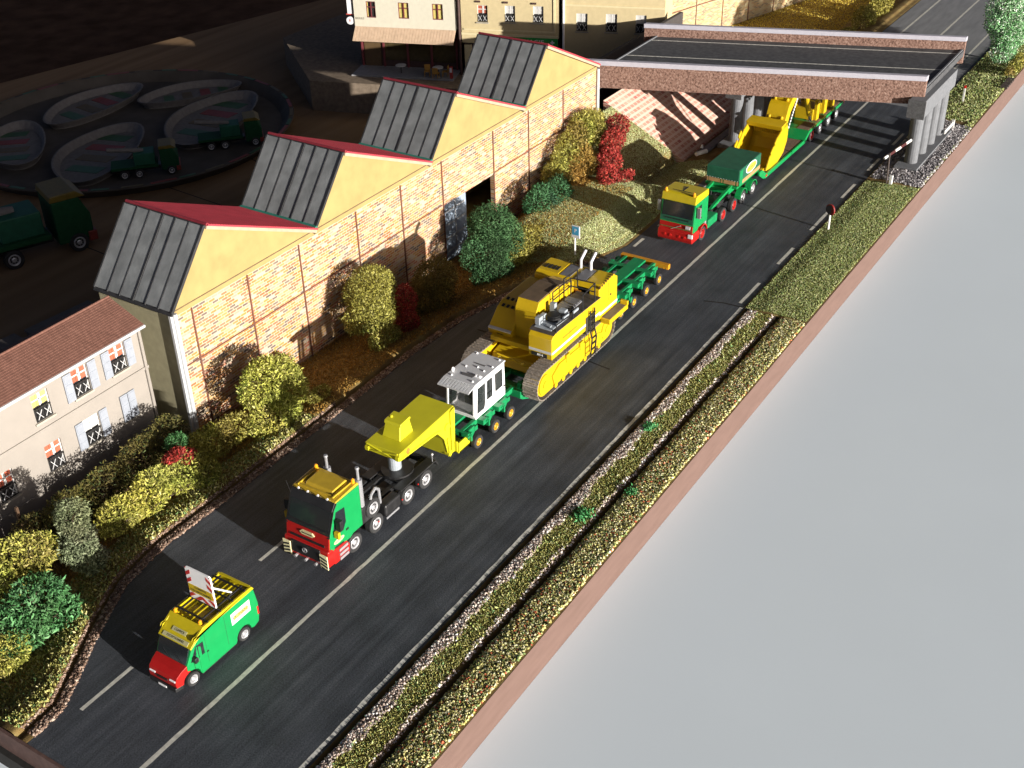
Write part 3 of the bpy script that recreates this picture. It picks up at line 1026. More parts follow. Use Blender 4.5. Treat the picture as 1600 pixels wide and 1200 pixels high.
# round hanging sign and red bracket at the corner
hg = MB().box(-9.9, -9.1, .2, .3, 4.75, 4.87).build("sign_bracket", mat("pink_red_bracket", (0.42, 0.06, 0.05), rough=.6), cf)
MB().cyl((-9.55, .10, 4.28), (-9.55, .22, 4.28), .34, 20).build("round_sign", WHITE, hg)
text("round_sign_emblem", "R", .36, plane_M((-9.55, .092, 4.28), (1, 0, 0), (0, 0, 1)), mat("red_emblem", (0.30, 0.04, 0.03), rough=.6, var=0), hg)
MB().box(-9.75, -9.3, .15, .3, 4.87, 6.4).build("corner_banner", WHITE, hg)
# cafe furniture
def cafe_table(x, y, label):
    M_ = Matrix.Translation((85.25, 34.05, -.9)) @ Matrix.Rotation(BR, 4, 'Z') @ Vector((x, y, .12))
    t = thing("cafe_table", label, "table", tuple(M_), BR, "tables on the cafe terrace", local=True)
    MB().cyl((0, 0, .68), (0, 0, .73), .48, 16).build("table_top", M_CURT_W, t)
    MB().cyl((0, 0, 0), (0, 0, .68), .05, 8).build("leg", BLACK, t)


def cafe_chair(x, y, rz, label, m):
    M_ = Matrix.Translation((85.25, 34.05, -.9)) @ Matrix.Rotation(BR, 4, 'Z') @ Vector((x, y, .12))
    t = thing("cafe_chair", label, "chair", tuple(M_), BR + rz, "chairs on the cafe terrace", local=True)
    MB().box(-.25, .25, -.25, .25, .40, .46).build("seat", m, t)
    MB().box(-.25, .25, .21, .27, .46, .95).build("backrest", m, t)
    for a in (-.22, .22):
        for b in (-.22, .22):
            MB().box(a - .025, a + .025, b - .025, b + .025, 0, .40).build("leg", m, t)


M_CHY = mat("orange_yellow_chair", (0.42, 0.22, 0.04), rough=.6)
cafe_table(-1.5, -.9, "white round table at the sunlit end of the cafe terrace")
cafe_table(-4.9, -.8, "dim round table in the shade under the middle of the awning")
cafe_chair(-2.4, -1.2, 0.2, "yellow chair left of the sunlit cafe table", M_CHY)
cafe_chair(-1.5, -1.6, 3.1, "yellow chair in front of the sunlit cafe table", M_CHY)
cafe_chair(-.8, -1.0, -1.5, "yellow chair right of the sunlit cafe table", M_CHY)
p = Matrix.Translation((85.25, 34.05, -.9)) @ Matrix.Rotation(BR, 4, 'Z') @ Vector((-.15, -1.5, .12))
ph = thing("menu_board", "red and white menu board at the right end of the cafe terrace", "menu board", tuple(p), BR, local=True)
MB().box(-.12, .12, -.1, .1, 0, 1.0).build("post", mat("red_menu_board", (0.42, .04, .03), rough=.6), ph)
MB().box(-.10, .10, -.115, -.1, .55, .95).build("menu_card", WHITE, ph)

# pharmacy
pa = facade_root("pharmacy_building", "ochre town house with green pharmacy sign beside the cafe", "pharmacy", -.55)
pw = [(1.45, 2.35, 4.68, 6.1), (3.85, 4.75, 4.75, 6.15), (6.3, 7.2, 4.8, 6.2)]
walls_with_holes(0, 8.5, 3.55, 9.0, pw + [(1.45, 2.35, 7.3, 8.5), (3.85, 4.75, 7.3, 8.5), (6.3, 7.2, 7.3, 8.5)], 0, .2).build("upper_wall", M_PHARM, pa)
MB().box(0, 8.5, .4, 6, 0, 9.0).build("building_block", M_PLUM, pa)
for (w_, c) in zip(pw, ('r', 'w', 'w')):
    house_window(pa, *w_, 0, curtain=c)
for w_ in pw:
    MB().box(w_[0] - .1, w_[0] + .3, -.1, 0, 6.35, 6.5).build("lintel_stone", M_PLUM, pa)
mb = MB()
mb.box(.2, 8.2, -.07, 0, 3.98, 4.10).box(8.05, 8.2, -.07, 0, 4.10, 9.0).box(0.0, 8.5, -.1, 0, 3.55, 3.75)
mb.build("cornice", M_PHARM_L, pa)
fs_ = MB().box(2.6, 8.4, -.05, .2, 2.85, 3.545).build("shop_fascia", M_GREENSIGN, pa)
text("pharmacy_lettering", "PHARMACIE", .50, plane_M((5.55, -.058, 3.17), (1, 0, 0), (0, 0, 1)), TXT_W, fs_, sx=1.25)
mb = MB()
for x in (3.15, 7.95):
    mb.box(x - .06, x + .06, -.062, -.05, 3.0, 3.36).box(x - .18, x + .18, -.064, -.052, 3.12, 3.24)
mb.build("cross_emblem", TXT_W, fs_)
MB().box(0, 2.5, -.02, .2, 2.85, 3.545).build("plain_fascia", M_PHARM, pa)
MB().box(2.0, 8.0, .28, .38, .6, 2.8).build("shop_window", MATS["shop_glass"], pa)
MB().box(.15, .75, .1, .38, .1, 2.6).build("shop_pillar", M_PHARM_L, pa)
MB().cyl((-.18, -.05, 0), (-.18, -.05, 9.0), .12, 8).build("drain_pipe", M_PLUM, pa)

# third house
th = facade_root("ochre_house", "ochre town house half hidden behind the bridge parapet", "house", -9.35)
tw = [(1.2, 2.15, 4.25, 5.75), (3.7, 4.65, 4.3, 5.8), (6.2, 7.1, 4.3, 5.8)]
walls_with_holes(0, 8.6, 0, 9.0, tw, 0, .2).build("front_wall", M_PHARM, th)
MB().box(0, 8.6, .25, 6, 0, 9.0).build("building_block", M_PHARM, th)
for w_ in tw:
    house_window(th, *w_, 0, curtain='w')
MB().box(0, 8.6, -.08, 0, 6.35, 6.5).build("cornice", M_PHARM_L, th)
MB().cyl((.12, -.09, 0), (.12, -.09, 9), .10, 8).build("drain_pipe", WHITE, th)

# second brick works beyond the bridge
fa = math.atan2(-4.0, 15.2)
f2 = thing("brick_works", "pale printed brick building at the far side beyond the bridge", "building", (100.6, 21.3, -.9), fa, local=True)
M_FBRICK2 = brick_mat("printed_pale_brick", 0.42, 0.12, [(0.0, (0.40, 0.24, 0.10)), (0.2, (0.42, 0.32, 0.16)), (0.45, (0.38, 0.20, 0.10)), (0.6, (0.42, 0.35, 0.22)), (0.85, (0.16, 0.12, 0.09))], (0.40, 0.33, 0.20), msize=.02, angle=fa)
MB().box(0, 24, 0, .3, 0, 8.5).build("brick_wall", M_FBRICK2, f2)
MB().box(0, .3, .3, 6, 0, 8.5).build("end_wall", M_OLIVE, f2)
for x in (3.9, 7.8, 11.8, 15.8):
    MB().box(x, x + .1, -.04, 0, 0, 8.5).build("pilaster", M_REDLINE, f2)
MB().box(0, 24, -.03, 0, 3.0, 3.1).build("string_course", M_REDLINE, f2)
MB().cyl((.1, -.12, 0), (.1, -.12, 8.5), .16, 10).build("drain_pipe", WHITE, f2)

# ================================================================== VEHICLES
def wheel_meshes(name, r, w, rim_m, rim_r=0.62, dish_m=None):
    """tyre and rim meshes, axle along y, outer side towards -y, origin at the outer face centre"""
    ty = MB().lathe([(r * rim_r, 0.0), (r * .90, -.012), (r * .985, .03), (r, .08), (r, w - .06), (r * .95, w), (r * rim_r, w)], ax='y', n=26)
    tm = ty.mesh(name + "_tyre", TYRE, smooth=False)
    rm = MB()
    rr = r * rim_r
    rm.lathe([(rr, .012), (rr * .92, -.006), (rr * .74, .015), (rr * .70, .05), (rr * .70, .12), (rr, .12)], ax='y', n=22)
    rm.lathe([(rr * .70, .055), (rr * .42, .085), (rr * .42, .12), (rr * .70, .12)], ax='y', n=22, mi=1)
    rm.lathe([(.0005, .005), (rr * .28, .010), (rr * .40, .03), (rr * .42, .12), (.0005, .12)], ax='y', n=18, mi=0)
    for i in range(8):
        a = 2 * math.pi * i / 8
        rm.cyl((rr * .56 * math.cos(a), .045, rr * .56 * math.sin(a)), (rr * .56 * math.cos(a), .078, rr * .56 * math.sin(a)), rr * .06, 6, mi=0)
    rmesh = rm.mesh(name + "_rim", [rim_m, dish_m or CHASSIS], smooth=False)
    return tm, rmesh


WM_TRUCK = wheel_meshes("truck", .47, .34, SILVER)
WM_VAN = wheel_meshes("van", .31, .2, SILVER, .62, mat("grey_dish", (0.20, 0.20, 0.21), rough=.4, var=.1))
WM_BOGIE = wheel_meshes("bogie", .36, .26, ORANGE_RIM, .55, mat("orange_dish", (0.36, 0.17, 0.01), rough=.5, var=.1))
WM_RED = wheel_meshes("red", .47, .32, RED, .66, mat("dark_red_dish", (0.12, 0.008, 0.006), rough=.5, var=.1))
WM_DOLLY = wheel_meshes("dolly", .45, .32, SILVER, .6)


def wheel(parent, x, y, z, wm, side=1):
    """side=1: outer face towards -y"""
    o = Vector(origin(parent))
    t = put("wheel", wm[0], parent, loc=Vector((x, y, z)) - o)
    if side < 0:
        t.rotation_euler = (0, 0, math.pi)
    put("rim", wm[1], t)
    return t


# ------------------------------------------------------------------ escort van
van = thing("escort_van", "green escort van with red bonnet and striped warning board on its yellow roof", "van", (22.0, 2.05, 0))
Y0, Y1 = 1.2, 2.92
ar1 = arc(20.45, .31, .40, 160, 0, 9)
ar2 = arc(23.2, .31, .40, 180, 0, 9)
green = [(20.30, .80), (20.42, .74)] + arc(20.45, .31, .40, 88, 0, 7) + [(20.9, .20), (22.75, .20)] + ar2 + [(23.75, .26), (24.02, .34), (24.09, .62), (24.13, 1.25), (24.02, 1.98), (23.9, 2.03), (20.86, 2.03), (20.74, 1.90), (20.32, 1.05)]
VC = (Y0 + Y1) / 2


def taper(b):
    b.v = [(x, VC + (y - VC) * (1 - .17 * min(1, max(0, (20.95 - x) / 1.25)) ** 1.4), z) for x, y, z in b.v]
    return b


gf = [p for p in green if p[0] <= 20.9]
gr_ = [(21.2, 2.03), (20.9, 1.82), (20.9, .20), (22.75, .20)] + ar2 + [(23.75, .26), (24.02, .34), (24.09, .62), (24.13, 1.25), (24.02, 1.98), (23.9, 2.03)]
MB().prism(gr_, 'y', Y0, Y1).build("body", GREEN, van, bev=.03)
gf = [(20.30, .80), (20.42, .74)] + arc(20.45, .31, .40, 88, 0, 7) + [(20.9, .20), (20.9, 1.82), (20.64, 1.64), (20.32, 1.05)]
taper(MB().prism(gf, 'y', Y0, Y1)).build("front_body", GREEN, van, bev=.03)
nose = [(20.31, 1.06), (20.02, .95), (19.80, .80), (19.72, .58), (19.74, .36), (20.04, .31)] + arc(20.45, .31, .40, 172, 92, 6) + [(20.42, .74), (20.30, .80)]
taper(MB().prism(nose, 'y', Y0 + .01, Y1 - .01)).build("bonnet", RED, van, bev=.06)
taper(MB().prism([(19.66, .16), (20.02, .14), (20.04, .33), (19.68, .36)], 'y', Y0 + .03, Y1 - .03)).build("bumper", BLACK, van, bev=.03)
MB().box(20.9, 22.75, Y0 + .03, Y1 - .03, .14, .2).build("sill", BLACK, van)
# yellow roof: sloped front panel, side rails, recessed deck
rf = MB()
taper(rf.prism([(20.585, 1.70), (20.60, 1.63), (20.95, 1.84), (21.36, 2.02), (21.36, 2.24)], 'y', Y0 - .006, Y1 + .006))
rf.prism([(20.80, 1.93), (21.36, 2.22), (23.94, 2.20), (24.05, 2.03), (20.84, 2.00)], 'y', Y0 - .006, Y0 + .09)
rf.prism([(20.80, 1.93), (21.36, 2.22), (23.94, 2.20), (24.05, 2.03), (20.84, 2.00)], 'y', Y1 - .09, Y1 + .006)
rf.box(21.3, 23.95, Y0 + .09, Y1 - .09, 2.03, 2.10)
rf.box(23.86, 23.98, Y0 + .09, Y1 - .09, 2.10, 2.2)
roof = rf.build("roof", YEL, van, bev=.015)
mb = MB()
for k in range(6):
    y = Y0 + .28 + k * .24
    mb.box(21.45, 23.8, y, y + .05, 2.10, 2.125)
mb.build("roof_rib", YEL, roof)
rk = MB()
for x in (21.62, 22.3, 22.95, 23.6):
    rk.box(x - .03, x + .03, Y0 + .05, Y1 - .05, 2.23, 2.28)
    rk.box(x - .03, x + .03, Y0 + .02, Y0 + .07, 2.12, 2.28).box(x - .03, x + .03, Y1 - .07, Y1 - .02, 2.12, 2.28)
rk.box(21.55, 23.75, Y0 + .28, Y0 + .33, 2.235, 2.285).box(21.55, 23.75, Y1 - .33, Y1 - .28, 2.235, 2.285)
rk.build("roof_rack", BLACK, van)
taper(MB().prism([(20.30, 1.07), (20.575, 1.69), (20.63, 1.69), (20.36, 1.06)], 'y', Y0 + .09, Y1 - .09)).build("windscreen", GLASS, van)
wp = MB()
for y in (1.55, 2.15):
    wp.cyl((20.30, y, 1.10), (20.40, y + .38, 1.32), .012, 5)
wp.build("wiper", BLACK, van)
for ys, s in ((Y0, -1), (Y1, 1)):
    w = taper(MB().prism([(20.50, 1.10), (20.60, 1.04), (21.18, 1.06), (21.18, 1.64), (20.82, 1.67)], 'y', ys + s * .006, ys - s * .03)).build("side_window", GLASS, van)
    taper(MB().prism([(20.77, 1.12), (20.81, 1.12), (20.87, 1.63), (20.83, 1.63)], 'y', ys + s * .014, ys)).build("quarter_post", GREEN, w)
    mr = MB().box(20.56, 20.72, ys - s * .02, ys + s * .16, 1.05, 1.30).build("mirror", BLACK, van, bev=.03)
    MB().box(20.72, 20.725, ys + s * .05, ys + s * .18, 1.08, 1.27).build("mirror_glass", CHROME, mr)
    MB().box(21.28, 21.38, ys + s * .02, ys, 1.0, 1.05).build("door_handle", BLACK, van)
    mb = MB()
    for x in (20.62, 21.3, 22.35):
        mb.box(x - .006, x + .006, ys + s * .0015, ys, .5, 1.9 if x > 21 else 1.1)
    mb.build("door_seam", CHASSIS, van)
    taper(MB().prism([(19.72, .66), (20.00, .87), (20.10, .80), (19.74, .54)], 'y', (Y0 + .06) if s < 0 else Y1 - .06, (Y0 + .42) if s < 0 else Y1 - .42)).build("headlight", LAMP, van, bev=.01)
    MB().box(24.02, 24.10, ys - s * .12, ys + s * .004, .7, 1.1).build("tail_light", RED_DARK, van)
    b = MB().cyl((21.42, ys - s * .22, 2.22), (21.42, ys - s * .22, 2.30), .075, 10)
    b.ell((21.42, ys - s * .22, 2.33), .075, .075, .075, 10)
    b.build("beacon", AMBER, van)
MB().box(19.70, 19.74, 1.78, 2.34, .55, .64).build("grille", BLACK, van)
MB().box(19.655, 19.67, 1.85, 2.27, .19, .29).build("number_plate", WHITE, van)
for x in (20.45, 23.2):
    wheel(van, x, Y0 + .0, .31, WM_VAN)
    wheel(van, x, Y1 - .0, .31, WM_VAN, -1)
lp = MB().prism([(22.68, 1.20), (23.70, 1.20), (23.70, 1.74), (22.68, 1.74)], 'y', Y0 - .012, Y0 + .01).build("company_plate", WHITE, van)
MB().prism([(22.80, 1.36), (23.58, 1.36), (23.58, 1.58), (22.80, 1.58)], 'y', Y0 - .016, Y0 - .012).build("plate_panel", mat("pale_yellow_label", (0.5, 0.46, 0.13), rough=.5, var=0), lp)
text("company_lettering", "BAUMANN", .19, plane_M((23.19, Y0 - .02, 1.47), (1, 0, 0), (0, 0, 1)), mat("olive_lettering", (0.03, 0.028, 0.005), rough=.6, var=0), lp, depth=.003)
sd = (Vector((21.36, 0, 2.24)) - Vector((20.585, 0, 1.70))).normalized()
nn = Vector((-sd.z, 0, sd.x))
M_PL = mat("pale_sign_plate", (0.40, 0.38, 0.20), rough=.5, var=.05)
for (t0, wd, body, hh) in ((.12, 1.30, "EXCEPTIONNEL", .165), (.42, .72, "CONVOI", .165)):
    c = Vector((20.585, 2.06, 1.70)) + sd * t0 + nn * .012
    q = MB()
    pts = []
    for dy, dt in ((-wd / 2, -hh / 2), (wd / 2, -hh / 2), (wd / 2, hh / 2), (-wd / 2, hh / 2)):
        pts.append(Vector((c.x, c.y + dy, c.z)) + sd * dt)
    q.hexa([p - nn * .01 for p in pts], [p + nn * .006 for p in pts])
    s_ = q.build("roof_sign_plate", M_PL, van)
    text("roof_sign_lettering", body, .125, plane_M(c + nn * .008, (0, -1, 0), sd), TXT_K, s_, depth=.002, sx=1.0)
# warning board on the roof
M_REDST = mat("red_stripe", (0.40, 0.02, 0.02), rough=.45, var=.05)
BX, BY0, BY1, BZ0, BZ1 = 22.25, 1.40, 2.72, 2.32, 3.86
wb = MB().prism([(BY0, BZ0), (BY1, BZ0), (BY1, BZ1 - .06), (BY1 - .08, BZ1), (BY0 + .08, BZ1), (BY0, BZ1 - .06)], 'x', BX, BX + .07).build("warning_board", WHITE, van, bev=.008)


def clip_poly(poly, x0, x1, z0, z1):
    for ax, lim, sg in ((0, x0, 1), (0, x1, -1), (1, z0, 1), (1, z1, -1)):
        out = []
        for i in range(len(poly)):
            a, b = poly[i], poly[(i + 1) % len(poly)]
            ia, ib = (a[ax] - lim) * sg >= 0, (b[ax] - lim) * sg >= 0
            if ia:
                out.append(a)
            if ia != ib:
                t = (lim - a[ax]) / (b[ax] - a[ax])
                out.append((a[0] + (b[0] - a[0]) * t, a[1] + (b[1] - a[1]) * t))
        poly = out
        if not poly:
            return []
    return poly


st = MB()
for (ya, yb, za, zb, sg) in ((BY0 + .01, BY0 + .25, BZ0 + .3, BZ1 - .02, 1), (BY1 - .25, BY1 - .01, BZ0 + .3, BZ1 - .02, -1), (BY0 + .01, (BY0 + BY1) / 2, BZ0 + .02, BZ0 + .28, 1), ((BY0 + BY1) / 2, BY1 - .01, BZ0 + .02, BZ0 + .28, -1)):
    for k in range(-8, 16):
        h = k * .36
        w = .18
        yy0, yy1 = ya - .5, yb + .5
        if sg > 0:
            pl = [(yy0, BZ0 + h), (yy1, BZ0 + h + (yy1 - yy0) * .75), (yy1, BZ0 + h + w + (yy1 - yy0) * .75), (yy0, BZ0 + h + w)]
        else:
            pl = [(yy0, BZ0 + h + (yy1 - yy0) * .75), (yy1, BZ0 + h), (yy1, BZ0 + h + w), (yy0, BZ0 + h + w + (yy1 - yy0) * .75)]
        pl = clip_poly(pl, ya, yb, za, zb)
        if len(pl) >= 3:
            st.prism(pl, 'x', BX - .006, BX + .004)
st.build("red_stripe", M_REDST, wb)
yp = MB().box(BX - .010, BX + .002, BY0 + .06, BY1 - .03, BZ0 + .34, BZ0 + .72).build("yellow_panel", mat("yellow_sign_panel", (0.50, 0.36, 0.01), rough=.5, var=.04), wb)
for dz, body in ((.63, "CONVOI"), (.45, "EXCEPTIONNEL")):
    text("warning_lettering", body, .15, plane_M((BX - .014, (BY0 + BY1) / 2, BZ0 + dz), (0, -1, 0), (0, 0, 1)), TXT_K, wb, depth=.002)
mb = MB()
mb.cyl((BX + .07, BY0 + .10, BZ0 + .95), (23.25, BY0 + .18, 2.28), .035, 8)
mb.cyl((BX + .07, BY1 - .10, BZ0 + .95), (23.25, BY1 - .18, 2.28), .035, 8)
mb.build("board_strut", WHITE, van)

# ------------------------------------------------------------------ heavy tractor, gold roof
t1 = thing("tractor_truck", "four axle tractor with green cab, gold roof and red bumper pulling the yellow gooseneck", "truck", (31, 1.95, 0))
A0, A1 = .78, 3.12
AC = (A0 + A1) / 2
cabp = [(28.02, .95), (29.35, .95), (29.55, 1.05), (30.2, 1.05), (30.22, 3.18), (28.72, 3.18), (28.52, 2.95), (28.10, 1.85)]
cab = MB().prism(cabp, 'y', A0, A1).build("cab", GREEN, t1, bev=.05)
MB().prism([(28.09, 1.92), (28.50, 2.93), (28.56, 2.91), (28.14, 1.90)], 'y', A0 + .10, A1 - .10).build("windscreen", GLASS, t1)
MB().prism([(28.035, 1.78), (28.10, 1.92), (28.52, 2.97), (28.72, 3.19), (28.74, 3.14), (28.54, 2.92), (28.12, 1.90), (28.09, 1.78)], 'y', A0 - .004, A0 + .1).build("windscreen_pillar", BLACK, t1)
MB().prism([(28.035, 1.78), (28.10, 1.92), (28.52, 2.97), (28.72, 3.19), (28.74, 3.14), (28.54, 2.92), (28.12, 1.90), (28.09, 1.78)], 'y', A1 - .1, A1 + .004).build("windscreen_pillar", BLACK, t1)
MB().prism([(28.07, 1.86), (28.15, 2.08), (28.24, 2.08), (28.2, 1.86)], 'y', A0 + .02, A1 - .02).build("wiper_panel", BLACK, t1)
MB().prism([(28.42, 2.90), (28.66, 3.22), (28.86, 3.22), (28.60, 2.90)], 'y', A0 + .03, A1 - .03).build("sun_visor", BLACK, t1, bev=.02)
# golden roof, raised centre
rf = MB()
rf.prism([(28.66, 3.19), (28.74, 3.27), (30.16, 3.33), (30.24, 3.19)], 'y', A0 + .01, A1 - .01)
roof = rf.build("roof", GOLD, t1, bev=.03)
MB().prism([(29.0, 3.27), (29.1, 3.40), (29.95, 3.44), (30.05, 3.3)], 'y', A0 + .45, A1 - .45).build("roof_hatch", GOLD, roof, bev=.04)
mb = MB()
mb.box(28.8, 30.1, A0 + .22, A0 + .27, 3.30, 3.37).box(28.8, 30.1, A1 - .27, A1 - .22, 3.30, 3.37).box(28.85, 28.93, A0 + .3, A1 - .3, 3.27, 3.35)
mb.build("roof_rail", GOLD, roof)
mb = MB()
for (x, y) in ((30.05, A0 + .18), (30.05, A1 - .18)):
    mb.cyl((x, y, 3.3), (x, y, 3.42), .085, 10).ell((x, y, 3.45), .085, .085, .09, 10)
    mb.build("beacon", AMBER, t1)
    mb = MB()
mb = MB()
for y in (A0 + .4, A0 + .9, A1 - .9, A1 - .4):
    mb.cyl((28.62, y, 3.30), (28.68, y, 3.30), .05, 8)
mb.build("roof_lamp", LAMP, t1)
for ys, s in ((A0, -1), (A1, 1)):
    MB().prism([(28.30, 1.86), (28.62, 1.66), (28.95, 1.66), (29.16, 1.98), (29.16, 2.72), (28.62, 2.80)], 'y', ys + s * .008, ys - s * .02).build("side_window", GLASS, t1)
    MB().box(29.1, 29.26, ys + s * .03, ys, 1.52, 1.60).build("door_handle", BLACK, t1)
    MB().prism([(28.30, 1.10), (28.9, 1.05), (28.9, 1.11), (28.32, 1.17)], 'y', ys + s * .02, ys).build("cab_vent", CHASSIS, t1)
    m_ = MB().box(28.42, 28.62, ys + s * .10, ys + s * .36, 2.05, 2.55).build("mirror", BLACK, t1, bev=.03)
    MB().box(28.45, 28.60, ys + s * .03, ys + s * .1, 2.48, 2.53).build("mirror_arm", BLACK, m_)
    MB().box(28.30, 28.44, ys + s * .06, ys + s * .30, 1.70, 2.02).build("lower_mirror", mat("yellow_mirror", (0.55, 0.36, 0.01), rough=.4, var=0), t1, bev=.02)
    # oval company badge on the door
    b = MB()
    pts = [(28.62 + .33 * math.cos(a), 1.36 + .115 * math.sin(a)) for a in np.linspace(0, 2 * math.pi, 18)[:-1]]
    b.prism(pts, 'y', ys + s * .012, ys)
    bd = b.build("company_badge", mat("cream_badge", (0.6, 0.55, 0.30), rough=.5, var=0), t1)
    text("badge_lettering", "BAUMANN", .10, plane_M((28.62, ys + s * .016, 1.36), (-s, 0, 0), (0, 0, 1)), mat("dark_red_lettering", (0.12, 0.03, 0.01), rough=.6, var=0), bd, depth=.002)
# red front and bumper
MB().prism([(27.965, 1.18), (28.02, 1.18), (28.14, 1.88), (28.065, 1.86)], 'y', A0 + .03, A1 - .03).build("front_panel", RED, t1)
bp = MB()
bp.prism([(27.80, .40), (27.78, .62), (27.86, 1.2), (28.15, 1.2), (28.25, .95), (28.25, .38)], 'y', A0 - .03, A1 + .03)
bp = bp.build("bumper", RED, t1, bev=.05)
for ys, s in ((A0 - .03, -1), (A1 + .03, 1)):
    sp = MB()
    sp.prism([(28.2, .32), (29.15, .32), (29.22, .75), (29.05, 1.02), (28.2, 1.08)], 'y', ys, ys - s * .5)
    sp.build("step_panel", RED, t1, bev=.03)
    for k, zz in enumerate((.36, .58, .82)):
        MB().box(28.5, 29.05, ys + s * .05, ys + s * .004, zz, zz + .13).build("step", mat("mauve_grey_step", (0.25, 0.21, 0.22), rough=.6), t1)
    bl = MB()
    MB().box(27.735, 27.775, ys - s * .40, ys + s * .002, .34, 1.06).build("hazard_plate", mat("pale_yellow_plate", (0.75, 0.70, 0.42), rough=.5, var=0), bp)
    for k in range(4):
        z = .36 + k * .175
        q = [(ys - s * .35, z), (ys - s * .005, z - .10), (ys - s * .005, z - .015), (ys - s * .35, z + .085)]
        q = clip_poly(q, min(ys - s * .35, ys - s * .005), max(ys - s * .35, ys - s * .005), .345, 1.015)
        if len(q) > 2:
            bl.prism(q, 'x', 27.722, 27.735)
    bl.build("hazard_stripe", TXT_K, bp)
    MB().box(27.80, 27.90, ys - s * .70, ys - s * .42, .80, 1.0).build("headlight", LAMP, bp, bev=.02)
MB().prism([(27.74, .60), (27.80, 1.16), (27.9, 1.16), (27.88, .60)], 'y', A0 + .40, A1 - .40).build("grille", BLACK, t1, bev=.02)
MB().prism([(27.945, 1.28), (27.965, 1.38), (28.02, 1.38), (28.02, 1.28)], 'y', A0 + .25, A1 - .25).build("grille_slot", BLACK, t1)
em = MB()
em.lathe([(.10, 0), (.13, 0), (.13, .03), (.10, .03)], (27.71, AC, .92), 'x', 16).box(27.715, 27.735, AC - .015, AC + .015, .82, 1.02)
em.build("front_emblem", CHROME, t1)
pl = MB().prism([(AC - .40, 1.62), (AC - .28, 1.52), (AC + .28, 1.52), (AC + .40, 1.62), (AC + .28, 1.73), (AC - .28, 1.73)], 'x', 27.985, 28.06).build("front_badge", MATS["cream_badge"], t1)
text("badge_lettering", "BAUMANN", .11, plane_M((27.981, AC, 1.62), (0, -1, 0), (0, 0, 1)), TXT_K, pl, depth=.002)
tb = MB()
for y in (AC - .55, AC, AC + .55):
    tb.cyl((27.66, y, .42), (27.82, y, .42), .07, 8)
tb.build("tow_hook", CHROME, t1)
# chassis
ch = MB()
ch.box(28.4, 35.75, AC - .55, AC - .35, .62, .92).box(28.4, 35.75, AC + .35, AC + .55, .62, .92)
for x in (30.4, 31.6, 32.6, 33.9, 35.5):
    ch.box(x, x + .2, AC - .36, AC + .36, .64, .90)
ch.build("chassis", CHASSIS, t1)
mb = MB()
mb.box(30.3, 31.0, A0 + .1, A1 - .1, .92, 1.75)
mb.build("equipment_rack", CHASSIS, t1, bev=.04)
mb = MB()
mb.box(31.05, 31.5, AC - .1, A1 - .15, .92, 1.95)
mb.build("equipment_rack", CHASSIS, t1, bev=.04)
mb = MB()
MB().box(31.75, 32.85, A0 + .02, A0 + .5, .32, .95).build("fuel_tank", CHASSIS, t1, bev=.08)
MB().box(31.75, 32.85, A1 - .5, A1 - .02, .32, .95).build("fuel_tank", CHASSIS, t1, bev=.08)
MB().box(31.7, 32.6, A0 - .05, A0 - .01, .30, .40).build("chrome_side_bar", CHROME, t1)
mb = MB()
mb.box(32.95, 35.6, A0 + .06, A0 + .55, .94, 1.0).box(32.95, 35.6, A1 - .55, A1 - .06, .94, 1.0)
mb.prism([(35.55, .94), (35.75, .62), (35.80, .62), (35.62, 1.0)], 'y', A0 + .06, A1 - .06)
mb.build("rear_mudguard", CHASSIS, t1, bev=.02)
fw = MB()
fw.cyl((34.15, AC, .92), (34.15, AC, 1.08), .75, 20)
fw.box(33.4, 34.9, AC - .6, AC + .6, .90, .97)
fw.build("fifth_wheel", CHASSIS, t1)
mb = MB()
for y in (A0 + .3, A1 - .35):
    mb.cyl((30.52, y, 1.7), (30.52, y, 3.15), .16, 12).cyl((30.52, y, 3.15), (30.52, y, 3.75), .065, 8).cyl((30.52, y, 3.70), (30.52, y, 3.78), .10, 12, .08)
    mb.build("chrome_stack", CHROME, t1)
    mb = MB()
mb = MB()
mb.tube([(30.9, A0 + .12, 1.65), (31.0, A0 + .12, 2.05), (31.35, A0 + .16, 2.18), (31.6, A0 + .18, 1.95), (31.62, A0 + .18, 1.2)], .07, 8)
mb.build("exhaust_pipe", CHROME, t1)
wheel(t1, 30.98, A0 + .0, 1.42, WM_TRUCK).name = "spare_wheel"
for x in (29.6, 31.1, 33.4, 34.75):
    wheel(t1, x, A0 + .02, .47, WM_TRUCK)
    wheel(t1, x, A1 - .02, .47, WM_TRUCK, -1)
mb = MB()
for (x, z) in ((31.2, .5), (32.9, .55), (34.1, .62)):
    mb.box(x - .03, x + .03, A0 - .02, A0 + .02, z, z + .05)
mb.build("side_marker_lamp", RED_DARK, t1)
mb = MB()
for y in (A0 + .15, A1 - .15):
    mb.cyl((35.45, y, 1.0), (35.45, y, 1.35), .02, 6).ell((35.45, y, 1.4), .07, .07, .07, 8)
mb.build("rear_marker_post", CHROME, t1)
MB().cyl((28.55, A1 - .05, 2.9), (28.35, A1 - .05, 3.75), .012, 5).build("aerial", BLACK, t1)

